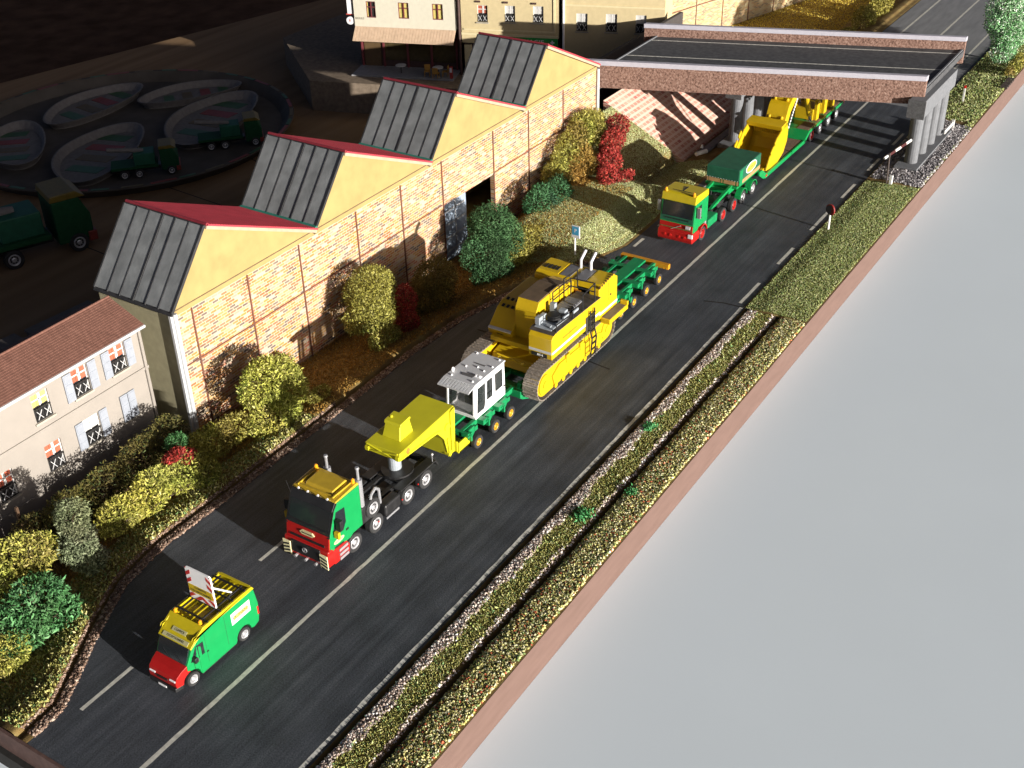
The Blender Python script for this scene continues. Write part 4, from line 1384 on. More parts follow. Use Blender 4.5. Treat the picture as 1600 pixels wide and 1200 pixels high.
# ------------------------------------------------------------------ modular low loader: gooseneck, bogies, bed
tr = thing("low_loader_trailer", "modular low loader with lemon yellow gooseneck and green bogies on orange wheels", "trailer", (45, 2.05, 0))
G0, G1 = 1.12, 3.02
GC = (G0 + G1) / 2
top = [(33.45, 2.62), (37.55, 2.80), (37.62, 2.62), (37.25, .30), (36.98, .22), (36.72, 1.35), (36.25, 1.98), (35.9, 2.02), (33.40, 2.20)]
gn = MB()
gn.prism(top, 'y', G0, G0 + .07)
gn.prism(top, 'y', G1 - .07, G1)
gn.prism([(33.42, 2.56), (37.56, 2.74), (37.56, 2.80), (33.42, 2.62)], 'y', G0, G1)
gn.prism([(33.45, 2.22), (35.9, 2.06), (36.2, 2.02), (36.2, 2.10), (35.9, 2.14), (33.45, 2.32)], 'y', G0 + .06, G1 - .06)
gn.prism([(37.5, 2.74), (37.56, 2.60), (37.22, .34), (37.12, .34)], 'y', G0 + .06, G1 - .06)
gn.prism([(36.2, 2.02), (36.74, 1.34), (36.98, .26), (37.08, .26), (36.84, 1.40), (36.28, 2.08)], 'y', G0 + .06, G1 - .06)
gn.box(33.38, 33.46, G0 + .0, G1, 2.2, 2.62)
gno = gn.build("gooseneck", LEMON, tr, bev=.02)
mb = MB()
for (ya, za, yb, zb) in ((G0 + .1, 2.24, G1 - .1, 2.58), (G0 + .1, 2.58, G1 - .1, 2.24)):
    mb.cyl((33.36, ya, za), (33.36, yb, zb), .035, 6)
mb.box(33.30, 33.40, G0 + .02, G0 + .2, 2.25, 2.45).box(33.30, 33.40, G1 - .2, G1 - .02, 2.25, 2.45)
mb.build("front_cross_brace", LEMON, gno)
mb = MB()
mb.prism([(33.5, 2.28), (35.95, 2.10), (36.32, 2.02), (36.4, 2.10), (36.0, 2.18), (33.5, 2.34)], 'y', G0 - .05, G0)
mb.prism([(37.16, 2.70), (37.50, 2.78), (37.36, .40), (37.14, .40)], 'y', G0 - .10, G0)
mb.prism([(36.85, 1.3), (36.95, 1.35), (37.06, .30), (36.98, .26)], 'y', G0 - .08, G0)
mb.cyl((36.95, G0 - .06, 1.95), (36.95, G0, 1.95), .2, 14)
mb.cyl((37.05, G0 - .06, .42), (37.05, G0 + .2, .42), .14, 12)
mb.build("gooseneck_rib", LEMON, gno)
b = MB().hexa([(34.10, 1.62, 2.66), (35.10, 1.62, 2.68), (35.10, 2.62, 2.68), (34.10, 2.62, 2.66)], [(34.30, 1.72, 3.36), (35.0, 1.72, 3.42), (35.0, 2.52, 3.42), (34.30, 2.52, 3.36)])
bx = b.build("pump_housing", LEMON, gno, bev=.03)
MB().prism([(34.24, 3.30), (35.06, 3.38), (35.02, 3.50), (34.32, 3.44)], 'y', 1.66, 2.58).build("housing_lid", LEMON, bx, bev=.03)
MB().cyl((34.6, 2.4, 3.44), (34.6, 2.4, 3.56), .06, 8).build("filler_cap", LEMON, bx)
MB().cyl((34.0, G0 - .0, 2.44), (34.0, G0 - .01, 2.44), .14, 12).build("paw_emblem", mat("orange_emblem", (0.5, 0.15, 0.02), rough=.5, var=.3, scale=30), gno)
text("gooseneck_emblem", "●", .10, plane_M((35.0, G0 - .012, 2.42), (1, 0, 0), (0, 0, 1)), LEMON, gno)
MB().cyl((34.15, GC, 1.06), (34.15, GC, 2.24), .30, 18).build("king_pin", GREY_M, tr)
MB().box(37.3, 38.25, .78, 3.35, .34, .42).box(37.35, 38.25, .78, .86, .34, .88).box(37.35, 38.25, 3.27, 3.35, .34, .88).box(37.3, 37.4, .86, 3.27, .34, .95).build("coupling_block", LEMON, tr, bev=.015)


def bogie(x0, x1, axles, rear=False):
    B0, B1 = .55, 3.55
    bc = (B0 + B1) / 2
    bm = MB()
    bm.box(x0, x1, bc - .38, bc + .38, .86, 1.10)
    for y in (B0 + .48, B1 - .66):
        bm.box(x0, x1, y, y + .18, .80, 1.07)
    k = len(axles)
    for x in axles:
        for dx in (-.80,):
            if x0 - .3 <= x + dx <= x1 - .1:
                bm.box(max(x0, x + dx), x + dx + .34, B0 + .10, B1 - .10, .82, 1.085)
    o = bm.build("bogie_frame", GREEN_D, tr, bev=.015)
    for x in axles:
        for s, yy in ((-1, B0), (1, B1)):
            sm = MB()
            sm.prism([(x - .50, 1.04), (x + .20, 1.04), (x + .30, .80), (x + .10, .50), (x - .12, .42), (x - .30, .70), (x - .55, .82)], 'y', yy - s * .30, yy - s * .42)
            sm.prism([(x - .62, .96), (x - .36, 1.10), (x - .18, .96), (x - .36, .78)], 'y', yy - s * .05, yy - s * .24)
            sm.box(x + .22, x + .46, yy - s * .28 if s < 0 else yy - .28, yy + .3 if s < 0 else yy - s * .02, .72, .96)
            sm.cyl((x - .05, yy - s * .2, .36), (x - .05, yy - s * .7, .36), .10, 8)
            sm.box(x - .50, x - .40, min(yy, yy - s * .25), max(yy, yy - s * .25), .66, 1.0)
            sm.build("suspension_arm", GREEN_D, o)
            wheel(tr, x, yy - .08 if s < 0 else yy + .08, .36, WM_BOGIE, 1 if s < 0 else -1)
    return o, B0, B1


bogie(37.95, 42.55, (38.55, 40.05, 41.4))
fr, B0, B1 = bogie(51.1, 58.1, (52.85, 54.4, 55.95, 57.55), True)
MB().box(58.1, 58.38, B0 - .35, B1 - .2, .80, 1.10).build("rear_bumper", mat("orange_beam_paint", (0.50, 0.22, 0.01), rough=.4, var=.08), tr, bev=.02)
mb = MB()
for y in (B0 - .25, B0 - .05):
    mb.ell((58.2, y, .86), .12, .12, .10, 8)
mb.build("rear_lamp", AMBER, tr)
mb = MB()
mb.box(54.0, 54.2, B0 - .05, B0 + .02, .5, .8)
mb.build("hose_bracket", GREEN_D, tr)
be = MB()
be.box(43.4, 51.2, 1.15, 1.55, .22, .46).box(43.4, 51.2, 2.55, 2.95, .22, .46)
for x in (44.6, 46.6, 48.6, 50.6):
    be.box(x, x + .3, 1.55, 2.55, .24, .42)
be.build("low_bed", GREEN_D, tr, bev=.02)
be = MB()
be.prism([(42.4, 1.0), (43.1, .86), (43.75, .55), (43.75, .18), (43.2, .16), (42.6, .45), (42.4, .6)], 'y', .55, 1.30)
be.prism([(42.4, 1.0), (43.1, .86), (43.75, .55), (43.75, .18), (43.2, .16), (42.6, .45), (42.4, .6)], 'y', 2.8, 3.55)
be.prism([(42.4, 1.0), (43.0, .90), (43.5, .66), (43.5, .52), (42.4, .7)], 'y', 1.3, 2.8)
be.prism([(42.75, 1.25), (43.02, .92), (43.02, .80), (42.7, .9)], 'y', .75, .95)
be.prism([(43.15, .84), (43.30, .98), (43.42, .78), (43.3, .70)], 'y', .5, 1.25)
be.build("bed_ramp", GREEN_D, tr, bev=.015)
be = MB().prism([(50.6, .2), (51.3, .3), (51.6, 1.05), (51.2, 1.05), (50.6, .5)], 'y', .55, 3.55)
be.build("bed_link", GREEN_D, tr, bev=.015)

# ------------------------------------------------------------------ loose excavator cab on the front bogie
cb = thing("excavator_cab", "loose white excavator cab with grey visor standing on the green front bogie", "cab", (40.3, 1.9, 1.1))
C0, C1 = 1.0, 2.72
CB = 1.10
MB().box(39.12, 41.72, C0, C1, CB, CB + .14).build("cab_floor", WHITE, cb, bev=.02)
wn = [(39.30, 40.02), (40.10, 40.62), (40.86, 41.52)]


def cab_side(y0, y1, name):
    b = MB()
    # frame with sloped sill, three openings
    sill = [(39.12, CB + .14), (41.72, CB + .14), (41.72, CB + .62), (40.80, CB + .62), (40.70, CB + .56), (40.10, CB + .56), (40.05, CB + .52), (39.9, CB + .22), (39.26, CB + .22), (39.12, CB + .22)]
    b.prism(sill, 'y', y0, y1)
    b.prism([(39.10, CB + .20), (39.26, CB + .20), (39.38, 2.72), (39.24, 2.72)], 'y', y0, y1)
    b.prism([(40.02, CB + .5), (40.12, CB + .5), (40.16, 2.72), (40.06, 2.72)], 'y', y0, y1)
    b.prism([(40.62, CB + .5), (40.86, CB + .5), (40.86, 2.72), (40.64, 2.72)], 'y', y0, y1)
    b.prism([(41.52, CB + .5), (41.72, CB + .5), (41.70, 2.72), (41.52, 2.72)], 'y', y0, y1)
    b.prism([(39.24, 2.72), (41.70, 2.72), (41.70, 2.98), (39.24, 2.98)], 'y', y0, y1)
    o = b.build(name, WHITE, cb, bev=.012)
    ym = (y0 + y1) / 2
    g = MB()
    g.prism([(39.26, CB + .22), (39.9, CB + .22), (40.04, CB + .52), (40.06, 2.72), (39.37, 2.72)], 'y', ym - .008, ym + .008)
    g.prism([(40.12, CB + .56), (40.62, CB + .56), (40.64, 2.72), (40.16, 2.72)], 'y', ym - .008, ym + .008)
    g.prism([(40.86, CB + .62), (41.52, CB + .62), (41.52, 2.72), (40.86, 2.72)], 'y', ym - .008, ym + .008)
    g.build("cab_window", CLEAR, o)
    f = MB()
    for (a, c) in ((40.36, 40.39),):
        f.box(a, c, ym - .02, ym + .02, CB + .56, 2.72)
    f.box(40.12, 40.62, y0 - .003, y1 + .003, 1.95, 1.98)
    f.build("sliding_frame", BLACK, o)
    s = MB()
    for (x0, x1, z0, z1) in ((40.86, 41.52, CB + .62, 2.72), (40.14, 40.63, CB + .56, 2.72)):
        s.box(x0, x0 + .025, y0 + .01, y1 - .01, z0, z1).box(x1 - .025, x1, y0 + .01, y1 - .01, z0, z1).box(x0, x1, y0 + .01, y1 - .01, z0, z0 + .025).box(x0, x1, y0 + .01, y1 - .01, z1 - .025, z1)
    s.build("window_seal", BLACK, o)


cab_side(C0, C0 + .07, "side_frame")
cab_side(C1 - .07, C1, "side_frame")
b = MB()
b.prism([(39.08, CB + .14), (39.16, CB + .14), (39.28, 2.98), (39.18, 2.98)], 'y', C0 + .07, C0 + .15)
b.prism([(39.08, CB + .14), (39.16, CB + .14), (39.28, 2.98), (39.18, 2.98)], 'y', C1 - .15, C1 - .07)
b.prism([(39.17, 2.72), (39.27, 2.72), (39.28, 2.98), (39.18, 2.98)], 'y', C0 + .15, C1 - .15)
b.box(39.08, 39.2, C0 + .15, C1 - .15, CB + .14, CB + .2)
f_ = b.build("front_frame", WHITE, cb, bev=.01)
MB().prism([(39.11, CB + .2), (39.125, CB + .2), (39.225, 2.72), (39.21, 2.72)], 'y', C0 + .15, C1 - .15).build("windscreen", CLEAR, f_)
MB().box(41.64, 41.72, C0 + .07, C1 - .07, CB + .14, 2.98).build("rear_panel", WHITE, cb)
rf = MB()
rf.box(39.10, 41.78, C0 - .03, C1 + .03, 2.98, 3.06)
ro = rf.build("roof", GREYP, cb, bev=.02)
vz = MB()
vz.prism([(38.60, 2.86), (39.18, 2.99), (39.18, 3.05), (38.60, 2.92)], 'y', C0 - .03, C0 + .06)
vz.prism([(38.60, 2.86), (39.18, 2.99), (39.18, 3.05), (38.60, 2.92)], 'y', C1 - .06, C1 + .03)
vz.box(38.58, 38.64, C0 - .03, C1 + .03, 2.85, 2.92)
vo = vz.build("visor_frame", GREYP, cb)
for k in range(10):
    y = C0 + .08 + k * .16
    MB().prism([(38.63, 2.89), (39.16, 3.01), (39.16, 3.05), (38.63, 2.93)], 'y', y, y + .115).build("visor_slat", GREYP, vo)
mb = MB()
for (x, y) in ((39.35, 1.25), (39.35, 2.45), (40.4, 1.3), (40.35, 2.3), (41.6, 1.2), (41.6, 2.5), (40.9, 1.15), (40.55, 1.75)):
    mb.ell((x, y, 3.08), .055, .055, .05, 8)
mb.build("roof_bolt", WHITE, ro)
mb = MB()
mb.cyl((39.85, 1.18, 3.06), (39.85, 1.18, 3.16), .06, 8).cyl((39.85, 1.36, 3.06), (39.85, 1.36, 3.16), .06, 8).box(39.75, 39.95, 1.1, 1.45, 3.06, 3.09)
mb.ell((39.7, C1 - .1, 3.15), .1, .08, .12, 8)
mb.build("lamp_bracket", WHITE, ro)
mb = MB()
mb.prism([(39.62, 1.45), (39.9, 1.35), (39.8, 2.15), (39.62, 2.05)], 'z', 3.062, 3.085)
mb.build("roof_grille", mat("dark_roof_grille", (0.10, 0.10, 0.105), rough=.6), ro)
mb = MB()
mb.prism([(40.75, 1.5), (40.85, 1.45), (40.85, 2.1), (40.78, 2.05)], 'z', 3.062, 3.085)
mb.build("roof_grille", mat("dark_roof_grille", (0.10, 0.10, 0.105), rough=.6), ro)
MB().box(39.9, 40.5, 1.5, 2.2, CB + .14, CB + .55).box(40.45, 40.6, 1.5, 2.2, CB + .55, CB + 1.2).build("cab_seat", BLACK, cb, bev=.05)

# ------------------------------------------------------------------ crawler excavator body
ex = thing("crawler_excavator", "yellow crawler excavator body without boom, black handrails, riding on the low loader", "excavator", (47, 1.85, .46))


def stadium(x0, x1, zc, r0, r1, n=10):
    return arc(x1, zc, r1, -90, 90, n) + arc(x0, zc, r0, 90, 270, n)


def track(y0, y1, out):
    zc = 1.30
    xa, xb, ra, rb = 43.20, 49.55, .80, .80
    # pads
    pads = MB()
    L = xb - xa
    per = 2 * L + math.pi * (ra + rb)
    n = 82
    for k in range(n):
        s = per * k / n
        if s < L:
            x, z, a = xa + s, zc - ra, 0
        elif s < L + math.pi * rb:
            t = (s - L) / rb - math.pi / 2
            x, z, a = xb + rb * math.cos(t), zc + rb * math.sin(t), t + math.pi / 2
        elif s < 2 * L + math.pi * rb:
            x, z, a = xb - (s - L - math.pi * rb), zc + rb, math.pi
        else:
            t = (s - 2 * L - math.pi * rb) / ra + math.pi / 2
            x, z, a = xa + ra * math.cos(t), zc + ra * math.sin(t), t + math.pi / 2
        c, q = math.cos(a), math.sin(a)

        def P(u, h):
            return (x + u * c + h * q, z + u * q - h * c)
        w = per / n * .46
        pads.prism([P(-w, -.02), P(w, -.02), P(w, .03), P(w * .4, .03), P(w * .3, .085), P(w * .05, .085), P(-w * .1, .03), P(-w, .03)], 'y', y0, y1)
        if k % 2 == 0:
            for yy in (y0 + .18, y1 - .24):
                pads.prism([P(-.03, .03), P(.05, .03), P(.05, .07), P(-.03, .07)], 'y', yy, yy + .06)
    pads.build("track_shoes", TRACK, ex, kind='stuff')
    tf = MB()
    tf.prism(stadium(xa, xb, zc, ra - .15, rb - .15), 'y', y0 + .10, y1 - .10)
    o = tf.build("track_frame", CAT, ex, bev=.02)
    d = MB()
    ys = (y0 + .10) if out < 0 else (y1 - .10)
    s = out
    ya, yb = sorted((ys, ys + s * .07))
    d.prism([(44.1, .80), (48.9, .80), (49.1, 1.35), (48.2, 1.66), (44.6, 1.78), (43.9, 1.4)], 'y', ya, yb)
    for k in range(7):
        x = 44.2 + k * .74
        d.cyl((x, ya if s < 0 else yb, .74), (x, (ya if s < 0 else yb) + s * .03, .74), .15, 12)
    for x in (45.2, 46.6, 47.9):
        d.box(x, x + .34, min(ys, ys + s * .11), max(ys, ys + s * .11), 1.52, 1.95)
    d.build("roller_guard", CAT, o)
    for x in (xa, xb):
        wv = MB()
        wv.cyl((x, ys, zc), (x, ys + s * .06, zc), .55, 20)
        wv.cyl((x, ys + s * .06, zc), (x, ys + s * .10, zc), .2, 14)
        wv.build("idler_wheel", CAT, o)
    return o


track(-.45, .40, -1)
track(3.30, 4.12, 1)
mb = MB()
mb.box(45.2, 49.4, .40, 3.30, .95, 1.5)
mb.prism([(44.2, .95), (45.3, .95), (45.3, 1.62), (44.5, 1.45)], 'y', .45, 3.25)
mb.prism([(44.6, 1.45), (46.0, 1.78), (46.0, 1.4), (44.6, 1.3)], 'y', .9, 2.6)
mb.cyl((47.0, 1.8, 1.5), (47.0, 1.8, 2.1), 1.25, 28)
mb.v = [(x - .4, y, z + .22) for x, y, z in mb.v]
mb.build("car_body", CAT, ex, bev=.03)
mb = MB()
mb.tube([(44.18, .95, 1.32), (44.12, 1.5, 1.42), (44.18, 2.3, 1.5), (44.15, 3.0, 1.58)], .05, 6)
for y in (.95, 1.5, 2.9):
    mb.ell((44.15, y, 1.42), .1, .1, .1, 8)
mb.build("travel_hose", CAT, ex)
# superstructure
mb = MB()
mb.box(44.6, 51.0, .1, 3.7, 1.98, 2.25)
mb.build("slew_deck", CAT, ex, bev=.02)
rb = MB()
rb.prism([(44.15, 2.16), (44.15, 3.30), (44.45, 3.56), (49.0, 3.40), (49.0, 2.16)], 'y', -.22, 1.12)
rbo = rb.build("platform_box", CAT, ex, bev=.025)
MB().box(44.14, 44.16, -.20, 1.10, 2.46, 2.60).build("silver_stripe", GREYP, rbo)
MB().box(44.2, 49.0, -.235, -.21, 2.46, 2.58).build("silver_stripe", WHITE, rbo)
pl = MB().box(44.125, 44.145, .05, .95, 2.20, 2.41).build("model_plate", BLACK, rbo)
text("model_lettering", "854", .19, plane_M((44.118, .45, 2.305), (0, -1, 0), (0, 0, 1)), TXT_W, rbo, depth=.003, sx=1.25)
mb = MB()
for x in (45.9, 46.8, 47.8):
    mb.box(x, x + .012, -.226, -.22, 2.2, 3.3)
mb.box(45.2, 46.6, -.228, -.222, 2.9, 2.93)
mb.build("panel_seam", BLACK, rbo)
MB().prism([(44.28, 3.50), (44.55, 3.60), (49.0, 3.44), (49.0, 3.40), (44.45, 3.56)], 'y', -.26, 1.14).build("walkway_plate", mat("brown_walkway", (0.055, 0.045, 0.035), rough=.7, var=.3), ex)
MB().box(44.5, 46.3, .02, 1.0, 3.54, 3.62).build("cab_mount_plate", GREY_M, ex, bev=.02)
mb = MB()
mb.box(44.65, 45.0, .78, 1.05, 3.62, 4.02).box(45.15, 45.4, .82, 1.05, 3.62, 3.95).box(46.0, 46.3, .12, .5, 3.62, 3.95).box(45.7, 46.2, -.02, .1, 3.60, 3.80).box(46.05, 46.3, .75, 1.05, 3.62, 4.15)
mb.box(45.0, 45.4, -.02, .06, 3.60, 3.75).box(46.6, 47.1, -.05, .05, 3.55, 3.70).box(44.7, 44.9, .2, .5, 3.62, 3.68)
mb.build("grey_control_block", GREY_M, ex, bev=.025)
MB().cyl((45.55, .5, 3.62), (45.55, .5, 3.9), .34, 16).build("cab_bearing", BLACK, ex)
mb = MB()
mb.box(46.5, 48.0, .25, 1.1, 3.52, 3.60)
for k in range(5):
    mb.box(46.9 + .22 * k, 47.02 + .22 * k, .3, 1.08, 3.60, 3.63)
mb.build("tread_plate", GREY_D, ex)
# centre boom housing
MB().prism([(45.2, 2.2), (45.2, 3.9), (45.5, 4.35), (47.3, 4.40), (48.9, 4.0), (48.9, 2.2)], 'y', 1.30, 2.55).build("boom_housing", CAT, ex, bev=.03)
MB().prism([(45.48, 4.37), (45.5, 4.40), (47.3, 4.45), (48.2, 4.25), (48.2, 4.2)], 'y', 1.36, 2.50).build("housing_cover", mat("brown_anti_slip", (0.10, 0.065, 0.035), rough=.8, var=.2), ex)
# left pod with louvres
lpod = MB().prism([(45.0, 2.10), (44.75, 2.50), (45.7, 3.35), (46.2, 3.55), (48.9, 3.6), (48.9, 2.1)], 'y', 2.55, 3.95).build("tank_pod", CAT, ex, bev=.03)
MB().prism([(44.72, 2.62), (44.74, 2.55), (44.80, 2.55), (44.86, 2.66)], 'y', 2.58, 3.92).build("silver_stripe", GREYP, lpod)
mb = MB()
for r_ in range(2):
    for k in range(4):
        y = 2.75 + k * .28
        x = 45.75 + r_ * .45
        z = 3.37 + r_ * .17
        mb.prism([(x, z), (x + .16, z + .06), (x + .16, z + .10), (x, z + .04)], 'y', y, y + .14)
mb.build("louvre", BLACK, lpod)
text("model_lettering", "854", .19, plane_M((44.86, 3.3, 2.30), (0, -1, 0), (.55, 0, -.835)) @ Matrix.Rotation(math.pi, 4, 'X') @ Matrix.Rotation(math.pi, 4, 'Y') @ Matrix.Rotation(math.pi, 4, 'Z'), TXT_K, lpod, depth=.003, sx=1.2)
# engine house
eng = MB().prism([(49.0, 2.0), (49.0, 3.78), (49.25, 3.93), (50.6, 3.98), (51.0, 3.75), (51.0, 2.0)], 'y', -.15, 3.75).build("engine_house", CAT, ex, bev=.03)
mb = MB()
mb.prism([(49.2, 3.90), (49.3, 3.97), (50.6, 4.02), (50.85, 3.88), (50.6, 3.95), (49.25, 3.90)], 'y', -.12, .75)
mb.build("hood_panel", CAT, eng, bev=.015)
mb = MB()
mb.prism([(49.2, 3.90), (49.3, 3.97), (50.6, 4.02), (50.85, 3.88), (50.6, 3.95), (49.25, 3.90)], 'y', 2.45, 3.70)
mb.build("hood_panel", CAT, eng, bev=.015)
mb = MB()
for (y0, y1) in ((.85, 1.45), (1.75, 2.35)):
    mb.prism([(49.3, 3.94), (50.5, 3.985), (50.5, 4.01), (49.3, 3.965)], 'y', y0, y1)
mb.prism([(49.0, 3.4), (49.02, 3.4), (49.02, 3.75), (49.0, 3.75)], 'y', .4, 1.1)
mb.build("radiator_grille", GREY_D, eng)
mb = MB()
for k in range(4):
    mb.prism([(49.55, 3.985 - .0), (49.95, 4.0), (49.95, 4.035), (49.55, 4.02)], 'y', 2.65 + k * .24, 2.74 + k * .24)
mb.build("hood_slot", BLACK, eng)
mb = MB()
for k in range(8):
    mb.prism([(49.05 + k * .22, 3.83 + .03 * k), (49.17 + k * .22, 3.85 + .03 * k), (49.17 + k * .22, 3.95 + .02 * k), (49.05 + k * .22, 3.93 + .02 * k)], 'y', -.17, -.08) if k < 7 else None
mb.build("hood_edge_rib", mat("brown_edge", (0.10, 0.05, 0.01), rough=.6, var=.2), eng)
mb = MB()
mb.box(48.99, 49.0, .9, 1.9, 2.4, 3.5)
mb.build("painted_engine_shade", mat("shadowed_orange_panel", (0.36, 0.14, 0.01), rough=.5, var=.1), eng)  # shaded deep orange painted as a thin sheet on the engine front
mb = MB()
mb.box(50.0, 50.012, -.158, -.15, 2.2, 3.8)
mb.box(50.2, 50.3, -.17, -.15, 2.95, 3.05)
mb.build("engine_door_seam", BLACK, eng)
MB().box(49.0, 51.0, -.175, -.15, 2.26, 2.40).build("silver_stripe", GREYP, eng)
MB().box(48.95, 49.08, 3.0, 3.72, 3.3, 3.36).build("lamp_bar", BLACK, eng)
MB().box(48.86, 48.98, 3.0, 3.2, 3.22, 3.4).build("work_lamp", AMBER, eng, bev=.02)
for y in (1.75, 1.15):
    mb = MB().tube([(50.45, y, 3.9), (50.45, y, 4.45), (50.85, y - .06, 4.85)], .085, 10)
    mb.build("exhaust_stack", GREYP, ex)
lg = MB()
lg.box(49.2, 51.25, -.70, -.15, 1.80, 2.08)
lg.build("side_step", CAT, ex, bev=.02)
MB().box(49.3, 51.05, -.66, -.18, 2.082, 2.10).build("step_tread", mat("brown_walkway_light", (0.13, 0.10, 0.06), rough=.8, var=.2), ex)
MB().box(51.1, 51.26, -.72, -.3, 2.05, 2.3).build("step_end_block", CAT, ex, bev=.02)
mb = MB()
def rail(pts):
    mb.tube(pts, .034, 6)
rail([(46.5, 1.12, 3.5), (46.5, 1.12, 4.5), (48.3, 1.12, 4.5), (48.3, 1.12, 3.5)])
rail([(46.5, 1.12, 4.05), (48.3, 1.12, 4.05)])
rail([(48.3, 1.12, 4.5), (48.5, -.18, 4.45), (48.5, -.18, 3.4)])
rail([(48.3, 1.12, 4.05), (48.5, -.18, 3.95)])
rail([(48.5, -.18, 4.45), (47.2, -.2, 4.35), (47.2, -.2, 3.4)])
rail([(47.4, 1.0, 3.6), (47.4, 1.0, 4.9), (48.6, .9, 4.9), (48.6, .9, 3.9)])
mb.build("handrail", BLACK, ex)
mb = MB()
rail([(46.2, -.22, 3.5), (46.2, -.22, 3.85), (44.6, -.22, 3.95), (44.6, -.22, 3.5)])
mb.build("handrail", BLACK, ex)
mb = MB()
for dx in (0, .45):
    mb.tube([(47.6 + dx, -.48, .62), (47.6 + dx, -.56, 1.7), (47.75 + dx, -.36, 2.1), (47.8 + dx, -.32, 3.2)], .04, 6)
for k in range(8):
    z = .7 + .33 * k
    y = -.50 if z < 1.9 else -.36
    mb.box(47.6 + (.05 if z < 1.8 else .2), 48.1 + (0 if z < 1.8 else .12), y - .05, y + .03, z, z + .05)
mb.build("ladder", BLACK, ex)
MB().box(47.5, 48.4, -.24, .1, 2.0, 2.9).build("ladder_recess", mat("dark_olive_recess", (0.03, 0.025, 0.012), rough=.7), ex)

for ch_ in ex.children:            # the upper works sit on the slew ring, above the tall tracks
    if ch_.name.split('.')[0] not in ('track_shoes', 'track_frame', 'car_body'):
        ch_.location = (-.47, -.29, .31)

# ------------------------------------------------------------------ second tractor
t2 = thing("tractor_truck", "green cabbed tractor with red bumper and red wheels in front of the tarpaulin load", "truck", (65, 1.95, 0))
S0, S1 = .80, 3.12
SCY = (S0 + S1) / 2
MB().prism([(62.72, 1.02), (63.35, 1.02), (63.5, 1.18), (64.75, 1.18), (64.75, 2.86), (62.98, 2.86), (62.78, 1.86)], 'y', S0, S1).build("cab", GREEN, t2, bev=.05)
MB().prism([(62.77, 1.90), (62.96, 2.80), (62.99, 2.80), (62.82, 1.89)], 'y', S0 + .12, S1 - .12).build("windscreen", GLASS, t2)
MB().prism([(62.715, 1.60), (62.77, 1.90), (62.84, 1.90), (62.80, 1.60)], 'y', S0 + .06, S1 - .06).build("wiper_panel", MATS["green_tarpaulin"], t2)
mb = MB()
for k in range(9):
    y = S0 + .35 + k * .19
    mb.box(62.725, 62.77, y, y + .1, 1.74, 1.82)
mb.build("cowl_vent", BLACK, t2)
rf = MB().prism([(62.84, 2.865), (62.98, 3.34), (63.15, 3.40), (64.72, 3.30), (64.78, 2.865)], 'y', S0 + .0, S1 - .0).build("roof_spoiler", YEL, t2, bev=.05)
mb = MB()
mb.box(63.35, 63.42, S0 + .5, S1 - .5, 3.36, 3.40).box(63.4, 64.2, SCY - .03, SCY + .03, 3.34, 3.385)
mb.build("roof_seam", BLACK, rf)
for y in (S0 + .22, S1 - .22):
    mb = MB().cyl((63.05, y, 3.36), (63.05, y, 3.46), .10, 10)
    mb.ell((63.05, y, 3.50), .09, .09, .11, 10)
    mb.build("beacon", AMBER, t2)
for ys, s in ((S0, -1), (S1, 1)):
    MB().prism([(63.12, 1.90), (63.78, 1.90), (63.78, 2.62), (63.25, 2.62)], 'y', ys + s * .008, ys - s * .02).build("side_window", GLASS, t2)
    MB().box(62.95, 63.1, ys + s * .06, ys + s * .30, 2.0, 2.7).build("mirror", mat("silver_mirror", (0.4, .4, .42), rough=.3, metal=.6), t2, bev=.03)
    MB().box(63.7, 63.85, ys + s * .03, ys, 1.7, 1.76).build("door_handle", BLACK, t2)
    MB().prism(arc(64.2, .50, .62, 5, 175, 10) + arc(64.2, .50, .53, 175, 5, 10), 'y', ys - s * .32, ys + s * .02).build("wheel_arch", RED, t2)
    MB().box(62.66, 62.76, ys - s * .40, ys - s * .1, .78, .95).build("headlight", LAMP, t2, bev=.02)
MB().prism([(62.66, 1.02), (62.72, 1.02), (62.77, 1.50), (62.70, 1.48)], 'y', S0 + .05, S1 - .05).build("front_panel", RED, t2)
gb = MB()
gb.box(62.655, 62.70, S0 + .12, S1 - .12, 1.18, 1.24)
gb.build("grille_bar", mat("olive_bar", (0.12, .11, .03), rough=.5), t2)
gb = MB().cyl((62.66, SCY + .32, 1.10), (62.68, SCY - .32, 1.42), .025, 6).build("front_diagonal_bar", CHROME, t2)
MB().box(62.645, 62.70, S0 + .2, S0 + .5, 1.28, 1.48).build("front_badge", GREYP, t2)
bp = MB().prism([(62.58, .38), (62.54, .56), (62.60, 1.02), (63.0, 1.02), (63.6, .98), (63.72, .6), (63.6, .38)], 'y', S0 - .02, S1 + .02).build("bumper", RED, t2, bev=.05)
mb = MB()
for y in (S0 + .5, SCY - .3, SCY + .3, S1 - .5):
    mb.cyl((62.53, y, .72), (62.57, y, .72), .08, 10)
mb.build("fog_lamp", RED_DARK, bp)
MB().box(62.555, 62.65, S0 - .025, S0 + .28, .74, 1.0).build("corner_lamp", LAMP, bp, bev=.02)
ch = MB()
ch.box(63.2, 69.9, SCY - .5, SCY - .32, .55, .85).box(63.2, 69.9, SCY + .32, SCY + .5, .55, .85)
for x in (65, 66.2, 67.6, 69.4):
    ch.box(x, x + .2, SCY - .33, SCY + .33, .58, .84)
ch.build("chassis", CHASSIS, t2)
MB().box(65.0, 66.4, S0 + .02, S0 + .62, .45, 1.02).build("fuel_tank", GREEN_D, t2, bev=.06)
MB().box(65.0, 66.4, S1 - .62, S1 - .02, .45, 1.02).build("fuel_tank", GREEN_D, t2, bev=.06)
MB().cyl((64.98, S0 + .3, .45), (64.98, S0 + .3, 1.0), .14, 10).build("chrome_tank", CHROME, t2)
mb = MB()
